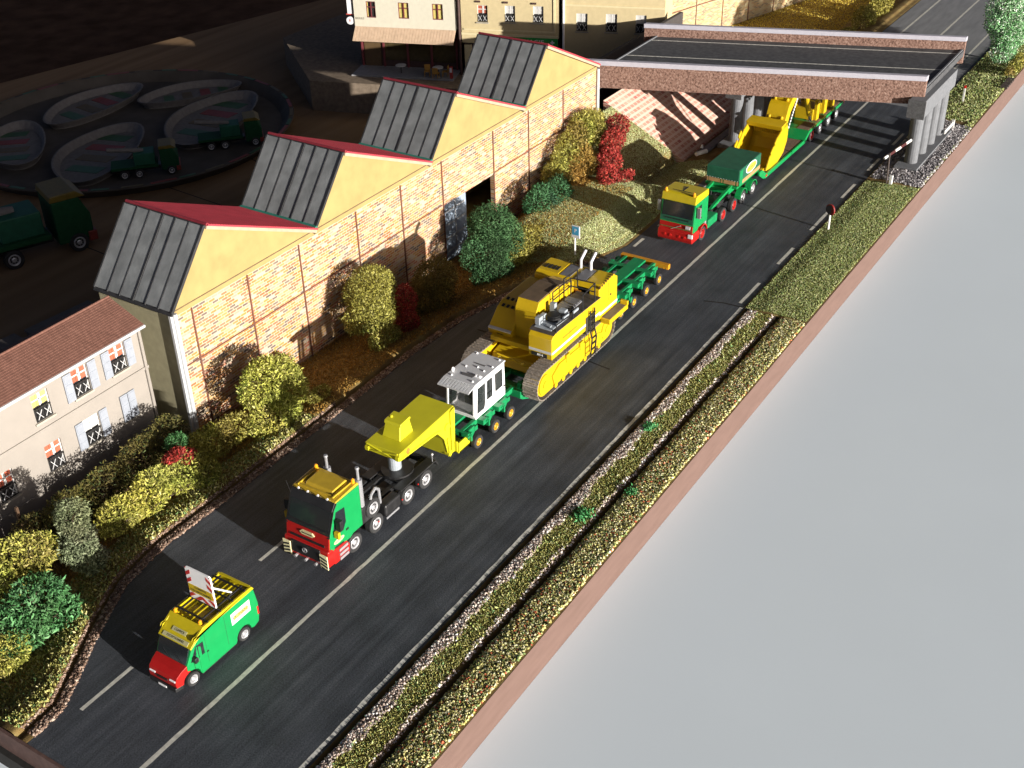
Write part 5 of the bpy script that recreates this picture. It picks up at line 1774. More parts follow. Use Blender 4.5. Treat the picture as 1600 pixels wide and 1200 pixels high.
mb.cyl((68.2, SCY, .86), (68.2, SCY, 1.0), .6, 18)
mb.build("fifth_wheel", CHASSIS, t2)
mb = MB()
mb.box(65.1, 65.8, SCY - .7, SCY + .5, .9, 1.35)
for y in (SCY - .5, SCY - .15, SCY + .2):
    mb.cyl((65.3, y, 1.35), (65.75, y, 1.75), .16, 10)
mb.build("hose_stand", GREEN_D, t2, bev=.03)
for x, wm in ((64.2, WM_RED), (67.35, WM_RED), (69.05, WM_RED)):
    wheel(t2, x, S0 + .02, .47, wm)
    wheel(t2, x, S1 - .02, .47, wm, -1)
p_ = MB()
p_.box(63.25, 63.5, SCY - .85, SCY - .45, 1.9, 2.35)
p_.ell((63.35, SCY - .65, 2.45), .11, .11, .13, 8)
p_.build("driver_seat", mat("blue_seat", (0.05, 0.10, 0.25), rough=.7), t2, bev=.03)

# ------------------------------------------------------------------ second low loader
tr2 = thing("low_loader_trailer", "green drop bed low loader with brown planks passing below the bridge", "trailer", (78, 2.2, 0))
U0, U1 = .85, 3.55
mb = MB()
mb.prism([(66.5, 1.02), (67.2, .98), (69.8, 1.30), (69.8, 1.48), (67.0, 1.16)], 'y', 1.35, 1.55)
mb.prism([(66.5, 1.02), (67.2, .98), (69.8, 1.30), (69.8, 1.48), (67.0, 1.16)], 'y', 2.65, 2.85)
mb.box(69.7, 73.4, U0 + .15, 3.25, 1.26, 1.42)
mb.box(69.4, 73.2, 1.4, 2.8, .95, 1.26)
mb.build("gooseneck", GREEN, tr2, bev=.02)
for x in (70.55, 72.2):
    for ys, s in ((U0, -1), (3.3, 1)):
        ya, yb = sorted((ys - s * .36, ys + s * .03))
        MB().prism(arc(x, .46, .62, 5, 175, 9) + arc(x, .46, .56, 175, 5, 9), 'y', ya, yb).build("mudguard", GREEN, tr2)
        wheel(tr2, x, ys, .46, WM_DOLLY, 1 if s < 0 else -1)
    MB().box(x - .08, x + .08, U0 + .2, 3.1, .38, .54).build("axle", GREEN_D, tr2)
fr = MB()
fr.prism([(73.2, 1.25), (73.7, 1.2), (74.4, .72), (74.6, .62), (81.8, .62), (81.8, .34), (74.4, .34), (73.9, .5), (73.2, .95)], 'y', U0, U0 + .14)
fr.prism([(73.2, 1.25), (73.7, 1.2), (74.4, .72), (74.6, .62), (81.8, .62), (81.8, .34), (74.4, .34), (73.9, .5), (73.2, .95)], 'y', U1 - .14, U1)
fr.box(74.4, 81.8, U0 + .14, U1 - .14, .36, .54)
fr.prism([(81.6, .34), (81.6, .62), (82.4, 1.05), (89.6, 1.05), (89.6, .85), (82.6, .85)], 'y', U0, U1)
fo = fr.build("bed_frame", GREEN, tr2, bev=.015)
for k in range(9):
    y = U0 + .22 + k * .258
    MB().box(74.7, 81.5, y, y + .235, .54, .60).build("plank", WOOD_DECK, fo)
for k in range(4):
    MB().box(82.5 + k * 1.8, 84.1 + k * 1.8, U0 + .12, U0 + 1.0, 1.052, 1.075).build("deck_board", WOOD_DECK, fo)
for x in (83.2, 84.9, 86.6, 88.3):
    wheel(tr2, x, U0 + .02, .44, WM_RED if x < 84 else WM_DOLLY)
    wheel(tr2, x, U1 - .02, .44, WM_DOLLY, -1)
MB().box(74.35, 74.6, U0 - .02, U0 + .01, .46, .60).build("marker_plate", RED_DARK, tr2)
MB().box(89.6, 89.7, U0, U0 + .3, .85, 1.1).build("tail_light", RED_DARK, tr2)

# tarpaulin covered load
ld = thing("covered_load", "load box under dark green tarpaulin with a yellow oval badge, standing on the green gooseneck", "cargo box", (71.6, 2.1, 1.42))
MB().box(69.85, 73.35, .95, 3.22, 1.43, 1.74).build("load_base", GREEN, ld, bev=.02)
for (x0, x1) in ((.98, 1.1), (1.2, 2.0), (2.1, 2.2), (2.28, 3.05), (3.1, 3.2)):
    MB().box(69.82, 69.85, x0, x1, 1.47, 1.72).build("tan_board", TAN, ld)
MB().box(70.4, 73.33, .925, .95, 1.46, 1.72).build("tan_board", TAN, ld)
tpn = MB().box(69.80, 73.38, .92, 3.25, 1.745, 2.56).build("tarpaulin", GREEN_TARP, ld, bev=.05)
MB().box(69.83, 70.35, .905, .92, 1.44, 2.5).build("tarpaulin_corner", GREEN_D, tpn)
mb = MB()
for k in range(12):
    y = 1.0 + k * .195
    mb.box(69.785, 69.80, y, y + .05, 1.76, 1.80)
mb.build("tarpaulin_eyelet", GREYP, tpn)
for rx, rz, m, d in ((.88, .36, WHITE, .905), (.80, .29, mat("yellow_badge", (0.55, 0.50, 0.06), rough=.5, var=.03), .898)):
    pts = [(71.75 + rx * math.cos(a), 2.17 + rz * math.sin(a)) for a in np.linspace(0, 2 * math.pi, 29)[:-1]]
    bo = MB().prism(pts, 'y', d, .92).build("oval_badge", m, tpn)
text("badge_lettering", "BAUMANN", .25, plane_M((71.75, .893, 2.17), (1, 0, 0), (0, 0, 1)), mat("dark_olive_lettering", (0.14, .13, .02), rough=.6, var=0), tpn, depth=.003)

# loading bucket
bk = thing("excavator_bucket", "large yellow excavator bucket lying open to the front on the trailer bed", "bucket", (77, 2.3, .6))
K0, K1 = 1.0, 3.65
prof_o = [(74.75, .70), (75.6, .62), (76.9, .64), (77.8, 1.0), (78.3, 1.7), (78.35, 2.5), (78.0, 3.15)]
prof_i = [(77.85, 3.05), (78.18, 2.45), (78.12, 1.75), (77.66, 1.12), (76.85, .78), (75.6, .74), (74.8, .76)]
MB().prism(prof_o + prof_i, 'y', K0 + .12, K1 - .12).build("bucket_shell", CAT, bk, bev=.01)
side = prof_o + [(76.6, 2.6), (75.3, 1.55)]
MB().prism(side, 'y', K0, K0 + .12).build("side_plate", CAT, bk, bev=.03)
MB().prism(side, 'y', K1 - .12, K1).build("side_plate", CAT, bk, bev=.03)
MB().prism([(77.0, 3.1), (78.05, 3.2), (78.15, 3.0), (77.15, 2.75)], 'y', K0, K1).build("top_beam", CAT, bk, bev=.03)
mb = MB()
for k in range(15):
    y = K0 + .35 + k * .135
    mb.box(77.75, 77.95, y, y + .06, 2.2, 2.85)
mb.build("inner_rib", CAT, bk)
for k in range(5):
    y = K0 + .2 + k * .53
    MB().prism([(74.2, .68), (74.85, .62), (75.0, .82), (74.8, .84)], 'y', y, y + .22).build("tooth", TRACK if k in (1, 2) else CAT, bk, bev=.02)
for yy in (K0 - .04, K1 - .02):
    for (x, z) in ((75.6, 1.7), (76.2, 2.2)):
        MB().prism([(x - .2, z - .1), (x + .22, z + .2), (x + .12, z + .42), (x - .28, z + .1)], 'y', yy, yy + .1).build("side_cutter", CAT, bk, bev=.02)

# boom on the rear deck
bm_ = thing("excavator_boom", "curved yellow excavator boom with rams loaded behind the bucket under the bridge", "boom", (82, 2.2, 1.05))
N0, N1 = 1.55, 3.05
outer = [(79.0, 1.5), (79.0, 2.6), (79.6, 3.7), (80.6, 4.35), (81.8, 4.55), (83.2, 4.2)]
inner = [(83.0, 3.6), (81.8, 3.9), (80.8, 3.7), (80.0, 3.1), (79.6, 2.3), (79.7, 1.4)]
MB().prism(outer + inner, 'y', N0, N1).build("boom_shell", CAT, bm_, bev=.03)
mb = MB()
for (x, z) in ((79.15, 2.95), (80.0, 4.0)):
    mb.cyl((x - .05, N0 + .25, z), (x - .05, N1 - .25, z), .08, 8)
    for y in (N0 + .3, N1 - .3):
        mb.ell((x - .08, y, z), .13, .13, .13, 8)
mb.build("pin_boss", CAT, bm_)
mb = MB()
for k in range(11):
    t = k / 10
    x = 79.75 + 1.2 * t
    z = 2.0 + 1.95 * t - .25 * t * t
    mb.box(x, x + .1, N0 - .06, N0 - .003, z, z + .16)
mb.build("service_hose", TXT_W, bm_)
for y in (1.35, 2.9):
    MB().cyl((82.2, y, 3.9), (83.4, y, 1.9), .2, 12).build("ram_cylinder", CAT, bm_)
    MB().cyl((83.4, y, 1.9), (83.75, y, 1.3), .10, 10).build("ram_rod", CHROME, bm_)
st_ = thing("boom_bracket", "yellow boom mounting brackets standing upright at the rear of the green trailer", "machine part", (86, 2.2, 1.08))
for x in (84.6, 86.2, 87.9):
    MB().prism([(x - .1, 1.08), (x + .45, 1.08), (x + .55, 2.4), (x + .35, 3.5), (x + .1, 3.6), (x - .05, 2.4)], 'y', 1.15, 1.4).build("bracket_plate", CAT, st_, bev=.03)
    MB().prism([(x - .1, 1.08), (x + .45, 1.08), (x + .55, 2.4), (x + .35, 3.5), (x + .1, 3.6), (x - .05, 2.4)], 'y', 2.8, 3.05).build("bracket_plate", CAT, st_, bev=.03)
mb = MB()
mb.box(84.4, 88.6, 1.4, 2.8, 1.08, 1.9).cyl((85.0, 1.3, 2.9), (85.0, 3.0, 2.9), .2, 12).cyl((86.6, 1.3, 2.7), (86.6, 3.0, 2.7), .2, 12)
mb.build("bracket_base", CAT, st_, bev=.03)

# ================================================================== SIGNS AND POSTS
M_POSTW = mat("white_post", (0.62, 0.62, 0.60), rough=.5, var=.05)
sg = thing("stop_disc_sign", "small round red rimmed road sign seen from behind on a white post at the verge", "road sign", (69.45, -5.45, 0.05))
MB().cyl((69.45, -5.45, .02), (69.45, -5.45, 1.25), .075, 8).build("post", M_POSTW, sg)
dk = MB().cyl((69.40, -5.43, 1.42), (69.48, -5.47, 1.42), .36, 18).build("disc_rim", mat("maroon_disc_rim", (0.20, 0.018, 0.016), rough=.4, var=.05), sg)
MB().cyl((69.375, -5.425, 1.42), (69.40, -5.43, 1.42), .29, 18).build("disc_back", mat("dark_sign_back", (.05, .05, .06), rough=.5), dk)
cr = thing("crossing_marker", "post with slanted red and white marker arm beside the bridge pier", "road sign", (78.0, -6.4, .08))
MB().cyl((78.0, -6.4, .0), (77.9, -6.35, 2.35), .06, 8).build("post", mat("dark_post", (0.06, .045, .04), rough=.6), cr)
for k in range(5):
    t0, t1_ = k / 5, (k + 1) / 5
    a, b = Vector((77.6, -6.1, 2.05)), Vector((79.9, -7.1, 2.75))
    q = MB().cyl(a.lerp(b, t0), a.lerp(b, t1_), .10, 6)
    q.build("arm_segment", M_POSTW if k % 2 == 0 else mat("maroon_band", (0.07, 0.012, 0.012), rough=.5), cr)
MB().box(77.95, 78.2, -6.75, -6.55, .0, .75).build("marker_block", M_POSTW, cr, bev=.02)
bs = thing("blue_sign", "small blue and white road sign on a white pole beside the excavator", "road sign", (58.2, 6.55, 0.0))
MB().cyl((58.2, 6.55, 0), (58.2, 6.55, 1.9), .06, 8).build("post", M_POSTW, bs)
pq = MB().box(58.13, 58.20, 6.2, 6.75, 1.35, 2.15).build("sign_plate", M_POSTW, bs)
MB().box(58.118, 58.13, 6.25, 6.70, 1.55, 2.10).build("blue_panel", mat("sky_blue_panel", (0.06, 0.30, 0.50), rough=.4, var=.03), pq)
text("sign_letter", "P", .34, plane_M((58.112, 6.47, 1.83), (0, -1, 0), (0, 0, 1)), TXT_W, pq, depth=.003)
gr = thing("guard_rail", "short white guard rail with one post on the grass behind the bridge pier", "guard rail", (89.7, -7.3, 0))
MB().box(88.0, 90.2, -7.42, -7.36, .45, .72).build("rail", M_POSTW, gr)
MB().box(90.1, 90.25, -7.5, -7.3, .0, .85).build("post", M_POSTW, gr)
dp = thing("marker_post", "thin white marker post beside the far end of the bridge parapet", "post", (96.3, -6.5, 0.1))
MB().box(96.25, 96.37, -6.56, -6.44, .05, 1.25).build("post", M_POSTW, dp)
MB().box(96.24, 96.38, -6.57, -6.43, 1.25, 1.45).build("post_cap", RED_DARK, dp)
kb2 = thing("white_bollard", "small white bollard lying at the foot of the brick abutment", "bollard", (76.7, 6.75, .1))
MB().cyl((76.3, 6.95, .22), (77.2, 6.55, .22), .16, 10).build("bollard_body", WHITE, kb2)
MB().cyl((76.9, 6.8, .5), (76.95, 6.8, .75), .12, 8, .05).build("bollard_cap", WHITE, kb2)

# ================================================================== LOOSE GROUND COVER
def scatter(n, x0, x1, y0, y1, zf=ground_z, mask=None):
    x = rng.uniform(x0, x1, n)
    y = rng.uniform(y0, y1, n)
    if mask is not None:
        k = mask(x, y)
        x, y = x[k], y[k]
    return np.stack([x, y, zf(x, y)], axis=1)


UPV = np.array([[0, 0, 1.0]])


def grass(name, P, size, pal, lift=.03, spread=1.0):
    Pj = P + np.array([[0, 0, 1]]) * (rng.random((len(P), 1)) * lift)
    cols = pick_cols(len(P), pal)
    V, T, c = leaf_arrays(Pj, np.repeat(UPV, len(P), 0), size, cols, spread=spread, aspect=.42)
    return tri_mesh(name, V, T, c, M_FLOCK, kind='stuff')


def stones(name, P, size, pal):
    V, T, c = grain_arrays(P + np.array([[0, 0, size * .3]]), size, pick_cols(len(P), pal, .22))
    return tri_mesh(name, V, T, c, M_STONE, kind='stuff')


OLIVE = [(4, (0.36, 0.34, 0.10)), (3, (0.47, 0.44, 0.17)), (3, (0.24, 0.24, 0.065)), (1, (0.60, 0.55, 0.30)), (2, (0.17, 0.27, 0.10))]
GRASSY = [(4, (0.37, 0.41, 0.15)), (3, (0.46, 0.48, 0.23)), (3, (0.27, 0.32, 0.10)), (1.5, (0.56, 0.54, 0.33)), (1.5, (0.20, 0.34, 0.14))]
BANK = [(4, (0.47, 0.50, 0.23)), (3, (0.58, 0.60, 0.34)), (3, (0.36, 0.40, 0.16)), (1, (0.66, 0.64, 0.42)), (1, (0.30, 0.42, 0.18))]
FLOWER = [(4, (0.54, 0.50, 0.20)), (3, (0.26, 0.24, 0.07)), (3, (0.74, 0.70, 0.40)), (1.2, (0.46, 0.12, 0.06)), (1.5, (0.20, 0.28, 0.10)), (1.5, (0.62, 0.58, 0.38)), (1.2, (0.14, 0.13, 0.04))]
BROWNG = [(3, (0.36, 0.20, 0.045)), (3, (0.26, 0.145, 0.03)), (2, (0.42, 0.28, 0.08)), (1, (0.18, 0.11, 0.03))]
PALEST = [(4, (0.74, 0.60, 0.52)), (3, (0.50, 0.39, 0.33)), (2.5, (0.20, 0.14, 0.11)), (3, (0.88, 0.80, 0.74))]
GREYST = [(3, (0.24, 0.22, 0.23)), (3, (0.40, 0.38, 0.39)), (2, (0.12, 0.11, 0.11)), (1, (0.52, 0.49, 0.49))]

X0, XJ = 15.3, 57.35


def wob(x, ph):
    return .10 * np.sin(x * 1.3 + ph) + .06 * np.sin(x * 3.1 + 2 * ph) + .04 * np.sin(x * 7.7 + ph)


for (tx, ty, tr_, lab_) in ((36.6, -6.3, .5, "bright green moss tuft on the verge, nearest of the three"), (44.1, -5.75, .34, "bright green moss tuft on the verge, farthest of the three by the gravel"), (39.1, -7.45, .3, "bright green moss tuft among the flowering cover near the board edge")):
    tu = thing("moss_tuft", lab_, "moss", (tx, ty, .02), group="green tufts on the right verge")
    P = np.stack([tx + rng.normal(size=420) * tr_ * .5, ty + rng.normal(size=420) * tr_ * .4, .05 + rng.random(420) * .14], axis=1)
    V, T, c = leaf_arrays(P, np.repeat(np.array([[0, 0, 1.0]]), 420, 0), .10, pick_cols(420, [(3, (0.06, 0.28, 0.09)), (2, (0.12, 0.36, 0.14))]), spread=1.2)
    tri_mesh("moss_blades", V, T, c, M_LEAF, tu, kind='stuff')
stones("gravel_strip", scatter(14500, X0, XJ, -5.92, -5.24, mask=lambda x, y: y > -5.70 + wob(x, .4) - .05 * rng.random(len(x))), .062, PALEST)
stones("gravel_strip", scatter(3400, X0, XJ, -6.85, -6.5, mask=lambda x, y: y < -6.66 + .8 * wob(x, 2.1)), .06, PALEST)
P = scatter(42000, X0, XJ, -6.74, -5.52, mask=lambda x, y: y < -5.66 + wob(x, .4) + .10 * rng.random(len(x)))
grass("short_grass", P, .078, OLIVE, .03)
P = scatter(900, X0, XJ, -6.3, -5.6)
grass("tufted_grass", P, .13, GRASSY, .06)
P = scatter(24000, X0, XJ, -8.56, -7.14)
V_, T_, c_ = grain_arrays(P + np.array([[0, 0, .03]]), .060, pick_cols(len(P), FLOWER, .3))
tri_mesh("flowering_ground_cover", V_, T_, c_, M_FLOCK, kind='stuff')
grass("low_herb_cover", scatter(20000, X0, XJ, -8.54, -7.14), .075, FLOWER, .06)
# smooth grass verge beyond the joint
vm = lambda x, y: ~((x > 78.2) & (x < 92) & (y > -8.5) & ((x < 90.5) | (y > -8)))
grass("grass_verge", scatter(70000, 57.5, 79.5, -8.58, -5.0, mask=vm), .072, GRASSY, .03)
grass("grass_verge", scatter(34000, 79.5, 125, -8.58, -4.95, mask=vm), .12, GRASSY, .06)
stones("pier_ballast", scatter(9000, 78.0, 92.0, -8.58, -4.9, mask=lambda x, y: (y < -5.0 - .0 * x) & (x > 78.4 + (y + 8.6) * .1) & (x < 92.2 + (y + 5) * .35)), .085, GREYST)
# left-hand gravel strip follows the road edge
def left_strip(n, d0, d1, xa=15.6, xb=58.0):
    x = rng.uniform(xa, xb, n)
    y = road_left(x) + rng.uniform(d0, d1, n)
    return np.stack([x, y, ground_z(x, y)], axis=1)


BROWNST = [(4, (0.25, 0.165, 0.12)), (3, (0.16, 0.10, 0.07)), (2, (0.38, 0.29, 0.23)), (1, (0.09, 0.055, 0.04))]
stones("gravel_strip", left_strip(9500, -.02, .42), .062, BROWNST)
stones("gravel_strip", left_strip(1500, .62, .72, 15.6, 38), .045, BROWNST)
nearside = lambda x, y: (y > road_left(x) + .72)
grass("grass_bank", scatter(26000, 15.5, 36.5, 5.0, 10.4, mask=nearside), .13, OLIVE, .05)
grass("dry_brown_grass", scatter(40000, 36.5, 68, 7.5, 13.95, mask=nearside), .10, BROWNG, .03)
grass("dry_brown_grass", scatter(12000, 15.5, 36.5, 10.0, 14.9, mask=nearside), .12, BROWNG, .03)
grass("grass_bank", scatter(60000, 57, 66, 4.6, 11.8, mask=lambda x, y: (y > road_left(x) + .25)), .075, BANK, .02)
grass("grass_bank", scatter(105000, 64, 78.2, 4.9, 16.5, mask=lambda x, y: (y > road_left(x) + .25) & (x < 75.95) & (y < 13.75) & ((y < 10.5) | (x > 68.5))), .075, BANK, .02)
MUSTARD = [(4, (0.66, 0.48, 0.07)), (3, (0.55, 0.40, 0.055)), (2, (0.72, 0.58, 0.14))]
grass("mustard_lawn", scatter(60000, 95, 130, 5.1, 22, zf=lambda x, y: np.full(len(x), -.86 + 0 * x), mask=lambda x, y: (y < 21.2 - (x - 100.6) * .263)), .11, MUSTARD, .015)
MB().prism([(92, 5.0), (145, 5.0), (145, 9.5), (100, 21.5), (92, 21.5)], 'z', -.99, -.868).build("lawn_bed", M_SOIL, kind='structure')

# ================================================================== SHRUBS AND TREES
def crown_points(blobs, dens, size):
    Ps, Ns = [], []
    for (c, r) in blobs:
        r = np.array(r, float)
        area = 4 * math.pi * ((r[0] * r[1]) ** 1.6 / 3 + (r[0] * r[2]) ** 1.6 / 3 + (r[1] * r[2]) ** 1.6 / 3) ** (1 / 1.6)
        n = int(area / (size * size) * dens * 4.8)
        d = unit(rng.normal(size=(n, 3)))
        # lumpy clumps
        k = 9
        lump = unit(rng.normal(size=(k, 3)))
        w = np.max(d @ lump.T, axis=1)
        rad = (0.80 + 0.24 * (w - .55) / .45) * (1 + .07 * rng.normal(size=n))
        deep = rng.random(n) < .33
        rad = np.where(deep, rad * rng.uniform(.6, .95, n), rad)
        Ps.append(np.array(c) + d * r * rad[:, None])
        Ns.append(unit(d / r))
    return np.concatenate(Ps), np.concatenate(Ns)


def shrub(name, label, cat, blobs, pal, size=.17, dens=1.5, group=None, foot=None, stem=True, extra=None, parts=("crown", "trunk"), trunk_r=.08):
    c0 = blobs[0][0]
    fx, fy = foot or (c0[0], c0[1])
    zb = float(ground_z(np.array([fx]), np.array([fy]))[0])
    t = thing(name, label, cat, (fx, fy, zb), group=group)
    P, N = crown_points(blobs, dens, size)
    keep = P[:, 2] > ground_z(P[:, 0], P[:, 1]) + .02
    P, N = P[keep], N[keep]
    size *= .78
    cc = pick_cols(len(P), pal, .2)
    hubs = P[rng.integers(0, len(P), 14)]
    hv = rng.uniform(.72, 1.3, (14, 1)) * np.array([[1, 1, 1]]) + rng.normal(size=(14, 3)) * .05
    dd = ((P[:, None, :] - hubs[None]) ** 2).sum(2)
    ww = np.exp(-dd / .12) + 1e-6
    cc = np.clip(cc * ((ww[:, :, None] * hv[None]).sum(1) / ww.sum(1, keepdims=True)), .002, .9)
    V, T, c = leaf_arrays(P, N, size, cc, spread=1.35, bend=.8, aspect=.34)
    tri_mesh(parts[0], V, T, c, M_LEAF, t)
    mb = MB()
    zt = max(b[0][2] for b in blobs)
    mb.cyl((fx, fy, zb - .05), (fx + .05, fy, zb + (zt - zb) * .55), trunk_r, 8, trunk_r * .6)
    for (c, r) in blobs:
        mb.cyl((fx + .05, fy, zb + (zt - zb) * .35), c, trunk_r * .5, 6, trunk_r * .2)
        for k in range(5):
            d = Vector((random.uniform(-1, 1), random.uniform(-1, 1), random.uniform(-.3, 1))).normalized()
            mb.cyl(c, (c[0] + d.x * r[0] * .75, c[1] + d.y * r[1] * .75, c[2] + d.z * r[2] * .75), trunk_r * .22, 5, trunk_r * .08)
    mb.build(parts[1], M_STEM, t)
    if extra:
        P, N = crown_points(extra[1], 1.4, extra[3])
        V, T, c = leaf_arrays(P, N, extra[3], pick_cols(len(P), extra[2], .22), spread=1.2)
        tri_mesh(extra[0], V, T, c, M_LEAF, t)
    return t


YG = [(4, (0.26, 0.26, 0.045)), (3, (0.35, 0.335, 0.075)), (3, (0.15, 0.16, 0.025)), (1, (0.43, 0.40, 0.13))]
OL = [(4, (0.23, 0.205, 0.035)), (3, (0.31, 0.28, 0.065)), (3, (0.13, 0.12, 0.02)), (1, (0.40, 0.36, 0.12))]
GG = [(4, (0.05, 0.155, 0.045)), (3, (0.085, 0.22, 0.08)), (3, (0.028, 0.09, 0.025)), (1, (0.14, 0.28, 0.12))]
SG = [(4, (0.16, 0.19, 0.10)), (3, (0.23, 0.26, 0.15)), (3, (0.09, 0.11, 0.055))]
RD = [(4, (0.30, 0.03, 0.025)), (3, (0.36, 0.05, 0.035)), (3, (0.15, 0.015, 0.012)), (1, (0.35, 0.12, 0.08))]
OR = [(4, (0.26, 0.16, 0.03)), (3, (0.32, 0.22, 0.06)), (3, (0.16, 0.10, 0.018))]
GRP = "shrubs in the strip between road and buildings"
shrub("shrub", "yellow green feathery shrub at the far left in front of the house", "shrub", [((20.9, 10.8, 1.7), (1.3, 1.0, 1.1)), ((20.0, 10.6, 1.0), (1.1, .9, 1.0))], YG, .22, 1.3, GRP)
shrub("shrub", "tall grey green bushy shrub behind the bright green one", "shrub", [((22.9, 10.1, 2.6), (.75, .75, .85)), ((22.7, 10.0, 1.5), (.95, .85, .9)), ((22.9, 9.7, .7), (.8, .7, .7))], SG, .16, 1.5, GRP)
shrub("shrub", "big bright green leafy shrub nearest the front left corner", "shrub", [((19.6, 8.9, 1.2), (1.35, 1.0, .9)), ((18.6, 8.6, .5), (1.1, .9, .8)), ((20.2, 8.3, .3), (.85, .7, .7))], GG, .24, 1.4, GRP)
shrub("shrub", "small yellow green shrub low at the left picture edge", "shrub", [((17.6, 8.3, .45), (.9, .8, .7))], YG, .18, 1.3, GRP)
shrub("hedge", "yellow green hedge with red blooms beside the gravel edge behind the van", "hedge",
      [((25.4, 10.6, .75), (1.3, .7, .85)), ((27.2, 10.5, 1.0), (1.3, .75, 1.0)), ((28.9, 10.4, .95), (1.2, .75, .95)), ((29.8, 9.9, .4), (.9, .6, .6))], YG, .20, 1.3, GRP, parts=("foliage", "stem"),
      extra=("red_bloom", [((28.9, 10.6, 1.85), (.55, .4, .25)), ((29.5, 10.4, 1.5), (.5, .35, .25))], RD, .14))
shrub("shrub", "little round green shrub above the red blooms of the hedge", "shrub", [((29.8, 11.3, 1.75), (.55, .5, .42))], GG, .12, 1.6, GRP)
shrub("shrub", "dark olive shrub in deep shade between hedge and bright round bush", "shrub", [((31.9, 11.6, .35), (1.3, .9, .9)), ((33.5, 11.4, .2), (1.0, .8, .8)), ((30.9, 11.6, .3), (.9, .8, .9))], OL, .17, 1.3, GRP)
shrub("shrub", "large bright olive bush casting a tall shadow on the left part of the factory wall", "shrub", [((35.3, 11.1, 2.1), (1.5, 1.1, 1.2)), ((36.4, 10.9, 1.1), (1.5, 1.1, 1.2)), ((35.2, 10.4, .2), (1.5, 1.0, 1.1)), ((36.8, 11.2, 1.8), (1.0, .8, .9))], YG, .20, 1.4, GRP)
shrub("shrub", "low tuft at the right foot of the large olive bush by the road", "shrub", [((38.0, 9.9, .15), (.75, .5, .5))], OL, .15, 1.4, GRP)
shrub("shrub", "round olive shrub above a smaller tuft with red shrub at its right", "shrub", [((44.9, 11.8, 2.4), (1.8, 1.2, 1.35)), ((44.6, 11.6, 1.4), (1.8, 1.2, 1.2))], OL, .16, 1.6, GRP)
shrub("shrub", "small olive tuft at the foot of the round olive shrub", "shrub", [((44.2, 10.5, .2), (1.1, .7, .7))], OL, .15, 1.4, GRP)
shrub("shrub", "slim red shrub standing right of the round olive shrub", "shrub", [((46.9, 11.0, 1.2), (.7, .6, .9)), ((46.2, 10.4, .2), (.75, .6, .8))], RD, .15, 1.5, GRP)
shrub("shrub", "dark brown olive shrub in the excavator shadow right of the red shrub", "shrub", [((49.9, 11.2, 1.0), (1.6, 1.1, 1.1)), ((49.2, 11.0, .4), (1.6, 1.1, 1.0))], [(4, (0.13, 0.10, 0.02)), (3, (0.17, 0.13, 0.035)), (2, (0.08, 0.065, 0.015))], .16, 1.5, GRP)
shrub("shrub", "large dark green bush in front of the open factory door", "shrub", [((55.3, 10.9, 2.2), (1.8, 1.2, 1.3)), ((54.6, 10.6, 1.0), (1.9, 1.2, 1.4)), ((54.2, 10.0, -.1), (1.6, 1.0, .9)), ((56.6, 10.4, .8), (1.1, .9, 1.5))], [(4, (0.04, 0.10, 0.035)), (3, (0.065, 0.14, 0.055)), (3, (0.02, 0.06, 0.018))], .17, 1.5, GRP)
shrub("shrub", "pale yellow olive low bush between the dark green bush and the blue sign", "shrub", [((58.2, 10.2, .1), (1.6, 1.0, 1.0)), ((60.2, 10.0, .0), (1.4, .9, .9)), ((57.2, 9.9, -.2), (1.2, .8, .8))], OL, .16, 1.6, GRP)
shrub("shrub", "mid green shrub right of the factory door", "shrub", [((62.3, 11.4, .9), (1.5, 1.0, 1.2)), ((63.9, 11.2, 1.1), (1.2, .9, 1.1)), ((62.0, 10.9, -.1), (1.4, .9, .9))], [(4, (0.04, 0.12, 0.045)), (3, (0.06, 0.165, 0.07)), (3, (0.022, 0.07, 0.025))], .18, 1.4, GRP)
shrub("shrub", "tall yellow olive bush at the right end of the factory", "shrub", [((70.4, 13.0, 2.9), (1.9, .9, 1.3)), ((68.4, 12.9, 1.9), (2.0, .9, 1.5)), ((71.6, 12.8, 2.7), (1.3, .8, 1.2)), ((66.8, 12.9, .9), (1.5, .9, 1.2))], OL, .19, 1.5, GRP)
shrub("shrub", "small orange tinted bush in front of the tall yellow olive bush", "shrub", [((68.8, 12.0, 1.2), (1.6, .8, 1.2)), ((67.4, 12.0, .5), (1.2, .8, 1.0))], OR, .17, 1.5, GRP)
shrub("shrub", "bright red shrub trailing down the grass bank", "shrub", [((73.0, 11.6, 2.6), (.9, .8, .8)), ((71.7, 11.3, 1.9), (1.2, .8, 1.0)), ((70.2, 10.7, 1.1), (1.0, .8, 1.1)), ((68.6, 10.0, .6), (1.1, .8, .9)), ((67.6, 9.5, .3), (.9, .7, .6)), ((69.4, 9.2, .4), (1.3, .5, .5))], RD, .20, 1.5, GRP)


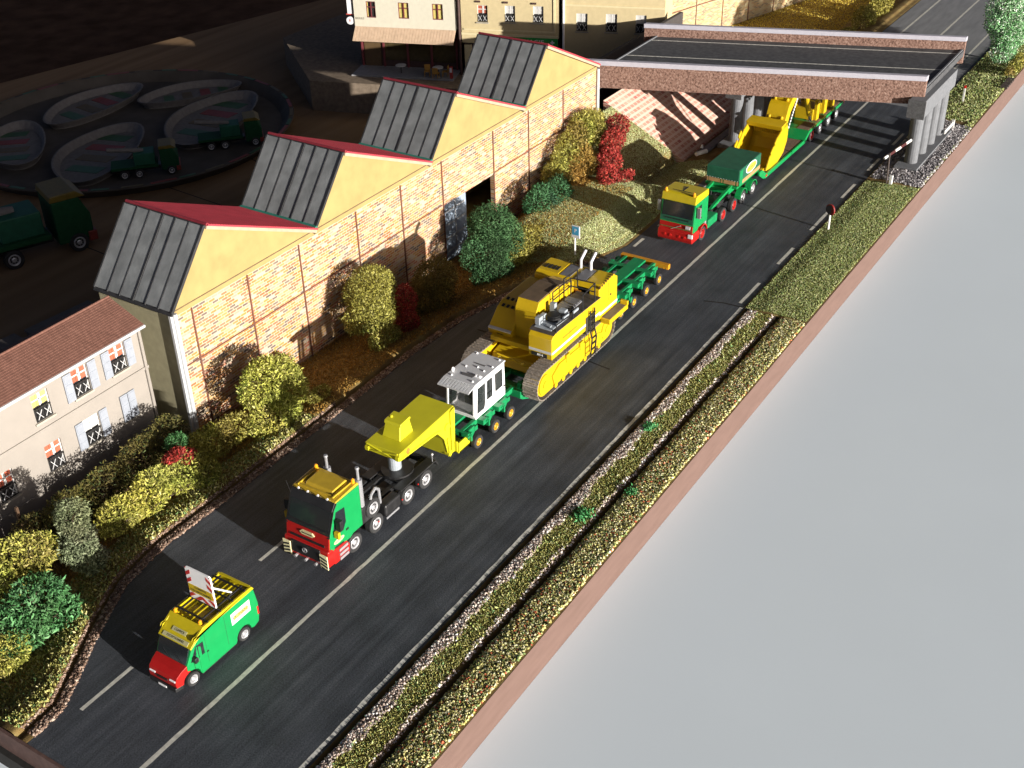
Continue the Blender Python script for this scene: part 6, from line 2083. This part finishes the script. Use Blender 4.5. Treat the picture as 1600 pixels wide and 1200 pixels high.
fn = thing("garden_fence", "dark brown wooden fence in the shade in front of the pale house", "fence", (27, 13.1, -.9))
M_FENCE = mat("dark_brown_fence", (0.07, 0.036, 0.016), rough=.9, var=.3)
for k in range(17):
    x = 20.2 + k * .68
    MB().box(x, x + .66, 13.1, 13.16, -.85, .85 + .12 * ((k * 5) % 3)).build("fence_panel", M_FENCE, fn)
for k in range(6):
    x = 20.1 + k * 2.3
    MB().box(x, x + .12, 13.16, 13.28, -.9, 1.25 if k != 1 else 2.2).build("fence_post", M_FENCE, fn)
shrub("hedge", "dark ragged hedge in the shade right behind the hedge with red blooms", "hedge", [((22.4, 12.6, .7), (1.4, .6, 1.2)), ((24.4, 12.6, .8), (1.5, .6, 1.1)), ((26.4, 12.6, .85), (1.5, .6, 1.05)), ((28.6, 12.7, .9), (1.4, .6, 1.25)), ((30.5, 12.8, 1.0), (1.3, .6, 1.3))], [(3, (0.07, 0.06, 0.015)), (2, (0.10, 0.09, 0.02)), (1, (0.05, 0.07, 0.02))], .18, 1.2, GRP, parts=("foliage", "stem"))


def far_shrub(name, label, cat, blobs, pal, size, dens, foot, z0, trunk_r=.1):
    global ground_z
    keep = ground_z
    ground_z = lambda x, y: np.full(len(np.atleast_1d(x)), z0)
    t = shrub(name, label, cat, blobs, pal, size, dens, foot=foot, trunk_r=trunk_r)
    ground_z = keep
    return t


far_shrub("shrub", "ochre bush at the lawn edge left of the far road", "shrub", [((109.2, 7.3, -.2), (1.3, .9, .9)), ((113.2, 7.2, .3), (1.5, 1.0, 1.3))], OL, .22, 1.3, (111.0, 7.3), -.86)
far_shrub("shrub", "taller ochre bush higher up at the lawn edge near the top of the picture", "shrub", [((119.0, 7.4, .8), (1.7, 1.1, 1.6)), ((117.2, 7.2, .1), (1.5, 1.0, 1.1))], OL, .28, 1.3, (117, 7.6), -.86)
far_shrub("shrub", "low green plants in a row under the far brick building", "shrub", [((101.5, 19.5, -.3), (1.4, .5, .5)), ((103.8, 18.9, -.3), (1.6, .5, .5))], GG, .24, 1.2, (102.5, 19.2), -.86)
far_shrub("shrub", "low red flowering plants just above the far bridge parapet", "shrub", [((99.5, 10.3, -.4), (1.0, .5, .4)), ((102.0, 6.8, -.3), (.9, .5, .4))], RD, .2, 1.2, (100.5, 9), -.86)
PG = [(4, (0.20, 0.44, 0.18)), (3, (0.32, 0.56, 0.30)), (1.5, (0.10, 0.26, 0.09)), (3, (0.70, 0.76, 0.64))]
far_shrub("tree", "bright mint green tree with white blossom at the top right corner", "tree", [((107.6, -6.4, 4.0), (2.2, 1.7, 1.6)), ((109.6, -6.6, 4.8), (2.2, 1.7, 1.7)), ((106.6, -6.9, 2.7), (1.7, 1.4, 1.4)), ((109.5, -7.2, 3.0), (2.0, 1.6, 1.6)), ((105.6, -7.0, 1.7), (1.1, 1.0, 1.0)), ((111.5, -7.0, 4.0), (2.0, 1.5, 1.8))], PG, .24, 1.2, (108.0, -7.0), .1, .22)
far_shrub("shrub", "yellow olive shrub under the mint green tree at the right edge", "shrub", [((106.0, -8.2, .7), (1.3, .5, .8)), ((104.6, -8.1, .4), (.8, .4, .6))], OL, .22, 1.4, (105.4, -8.15), .1)
sl_ = thing("sleeper_stack", "short dark ladder like stack of sleepers at the right edge of the baseboard", "sleepers", (102.2, -8.35, .1))
for k in range(5):
    MB().box(100.9 + k * .55, 101.2 + k * .55, -8.75, -8.2, .1, .3).build("sleeper", mat("dark_sleeper", (.05, .035, .03), rough=.9, var=.2), sl_)

# ================================================================== DIM TABLE BEHIND THE FACTORY
tray = thing("round_tray", "large round tray with a painted pale rim on the dark table behind the factory", "tray", (65.53, 54.96, -3.6))
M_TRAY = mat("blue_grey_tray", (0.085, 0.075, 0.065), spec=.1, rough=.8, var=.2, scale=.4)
MB().lathe([(.01, -3.55), (13.1, -3.55), (13.85, -2.75), (14.2, -2.75), (14.25, -2.85), (13.5, -3.59), (.01, -3.59)], (65.53, 54.96, 0), 'z', 64).build("tray_dish", M_TRAY, tray)
cl_ = [mat("tray_green", (0.03, 0.09, 0.03), rough=.5), mat("tray_ochre", (0.10, 0.065, 0.012), rough=.5), mat("tray_red", (0.2, 0.03, 0.02), rough=.5), mat("tray_white", (0.17, 0.16, 0.155), rough=.7, spec=.1)]
k = 0
for i in range(40):
    a0 = 2 * math.pi * i / 40 + .02
    a1 = a0 + 2 * math.pi / 40 * (.6 + .3 * ((i * 7) % 3) / 2)
    pts = [(65.53 + r_ * math.cos(a), 54.96 + r_ * math.sin(a)) for r_, a in ((13.9, a0), (14.18, a0), (14.18, a1), (13.9, a1))]
    MB().prism(pts, 'z', -2.76, -2.72).build("rim_patch", cl_[(i * 5 + i // 3) % 4], tray)
for (x, y, rx, ry, rot, lab, mm) in ((60.2, 52.6, 5.6, 2.8, .5, "pale curved leaf shaped dish at the left inside the round tray", 3), (70.6, 50.2, 5.8, 2.9, .35, "pale curved leaf shaped dish at the right inside the round tray", 3), (58.0, 60.2, 4.6, 2.3, .9, "pale curved leaf shaped dish at the back left of the round tray", 3), (68.0, 62.2, 5.0, 2.4, .1, "pale curved leaf shaped dish at the back of the round tray", 3), (74.6, 56.6, 4.2, 2.0, -.5, "pale curved leaf shaped dish at the far right of the round tray", 3)):
    lf = thing("leaf_dish", lab, "dish", (x, y, -3.54), rot, "leaf dishes on the tray", local=True)
    pts = [(rx * math.cos(a) * (1 - .25 * math.sin(a)), ry * math.sin(a)) for a in np.linspace(0, 2 * math.pi, 33)[:-1]]
    mb = MB()
    mb.prism(pts, 'z', .02, .12)
    n = len(pts)
    mb.add([(p[0], p[1], .12) for p in pts] + [(p[0] * 1.12, p[1] * 1.15, .7) for p in pts] + [(p[0] * 1.08, p[1] * 1.1, .7) for p in pts] + [(p[0] * .96, p[1] * .96, .14) for p in pts],
           [(i, (i + 1) % n, n + (i + 1) % n, n + i) for i in range(n)] + [(n + i, n + (i + 1) % n, 2 * n + (i + 1) % n, 2 * n + i) for i in range(n)] + [(2 * n + i, 2 * n + (i + 1) % n, 3 * n + (i + 1) % n, 3 * n + i) for i in range(n)])
    mb.build("dish_shell", cl_[3], lf)
    for q in range(4):
        xa = -rx * .6 + q * rx * .4
        MB().prism([(xa, -ry * .4), (xa + rx * .22, -ry * .55), (xa + rx * .3, ry * .5), (xa + rx * .1, ry * .6)], 'z', .121, .15).build("painted_patch", cl_[q % 3], lf)


M_TOYG = mat("shade_darkened_green", (0.008, 0.06, 0.022), rough=.7, spec=.2)  # lorry green darkened so the table's shade sits in its colour
M_TOYY = mat("shade_darkened_ochre", (0.14, 0.10, 0.01), rough=.5)  # lorry yellow darkened likewise, shade behind the factory put into the paint


def toy_truck(x, y, z, rz, label, sc=1.0, group="dim toy lorries behind the factory"):
    t = thing("toy_lorry", label, "toy lorry", (x, y, z), rz, group, local=True)
    t.scale = (sc, sc, sc)
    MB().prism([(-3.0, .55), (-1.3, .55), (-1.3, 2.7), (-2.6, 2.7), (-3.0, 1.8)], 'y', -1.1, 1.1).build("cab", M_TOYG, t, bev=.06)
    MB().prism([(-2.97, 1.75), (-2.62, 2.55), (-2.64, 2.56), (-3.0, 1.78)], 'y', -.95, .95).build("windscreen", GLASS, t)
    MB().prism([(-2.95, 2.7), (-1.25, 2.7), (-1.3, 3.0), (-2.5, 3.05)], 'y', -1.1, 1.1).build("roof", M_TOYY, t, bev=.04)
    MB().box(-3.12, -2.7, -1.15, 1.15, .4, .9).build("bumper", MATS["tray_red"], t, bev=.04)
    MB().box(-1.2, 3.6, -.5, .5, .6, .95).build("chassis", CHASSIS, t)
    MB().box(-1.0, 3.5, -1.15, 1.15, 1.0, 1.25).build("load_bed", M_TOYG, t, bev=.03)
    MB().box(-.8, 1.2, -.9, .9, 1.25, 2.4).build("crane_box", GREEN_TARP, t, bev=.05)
    MB().cyl((.2, 0, 2.4), (3.6, .2, 2.9), .22, 10).build("crane_arm", MATS["tray_white"], t)
    for x_ in (-2.2, .9, 2.3):
        for yy, s in ((-1.15, 1), (1.15, -1)):
            w = put("wheel", WM_TRUCK[0], t, loc=(x_, yy, .47))
            if s < 0:
                w.rotation_euler = (0, 0, math.pi)
            put("rim", WM_TRUCK[1], w)
    return t


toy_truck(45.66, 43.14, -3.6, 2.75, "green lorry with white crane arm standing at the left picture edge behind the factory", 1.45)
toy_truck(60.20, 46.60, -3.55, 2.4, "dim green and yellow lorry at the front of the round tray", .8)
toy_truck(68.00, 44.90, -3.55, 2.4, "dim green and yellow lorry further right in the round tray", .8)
for (x, y, lab) in ((33.84, 31.00, "dim grey flat box on the table left above the terraced house roof"), (38.89, 30.36, "dim grey flat box on the table right above the terraced house roof")):
    b_ = thing("flat_box", lab, "box", (x, y, -3.6), -.1, "grey boxes behind the house", local=True)
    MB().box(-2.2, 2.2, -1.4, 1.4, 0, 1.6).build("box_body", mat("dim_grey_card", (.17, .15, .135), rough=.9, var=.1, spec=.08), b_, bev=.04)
    MB().box(-2.26, 2.26, -1.46, 1.46, 1.6, 1.75).build("box_lid", MATS["dim_grey_card"], b_, bev=.03)
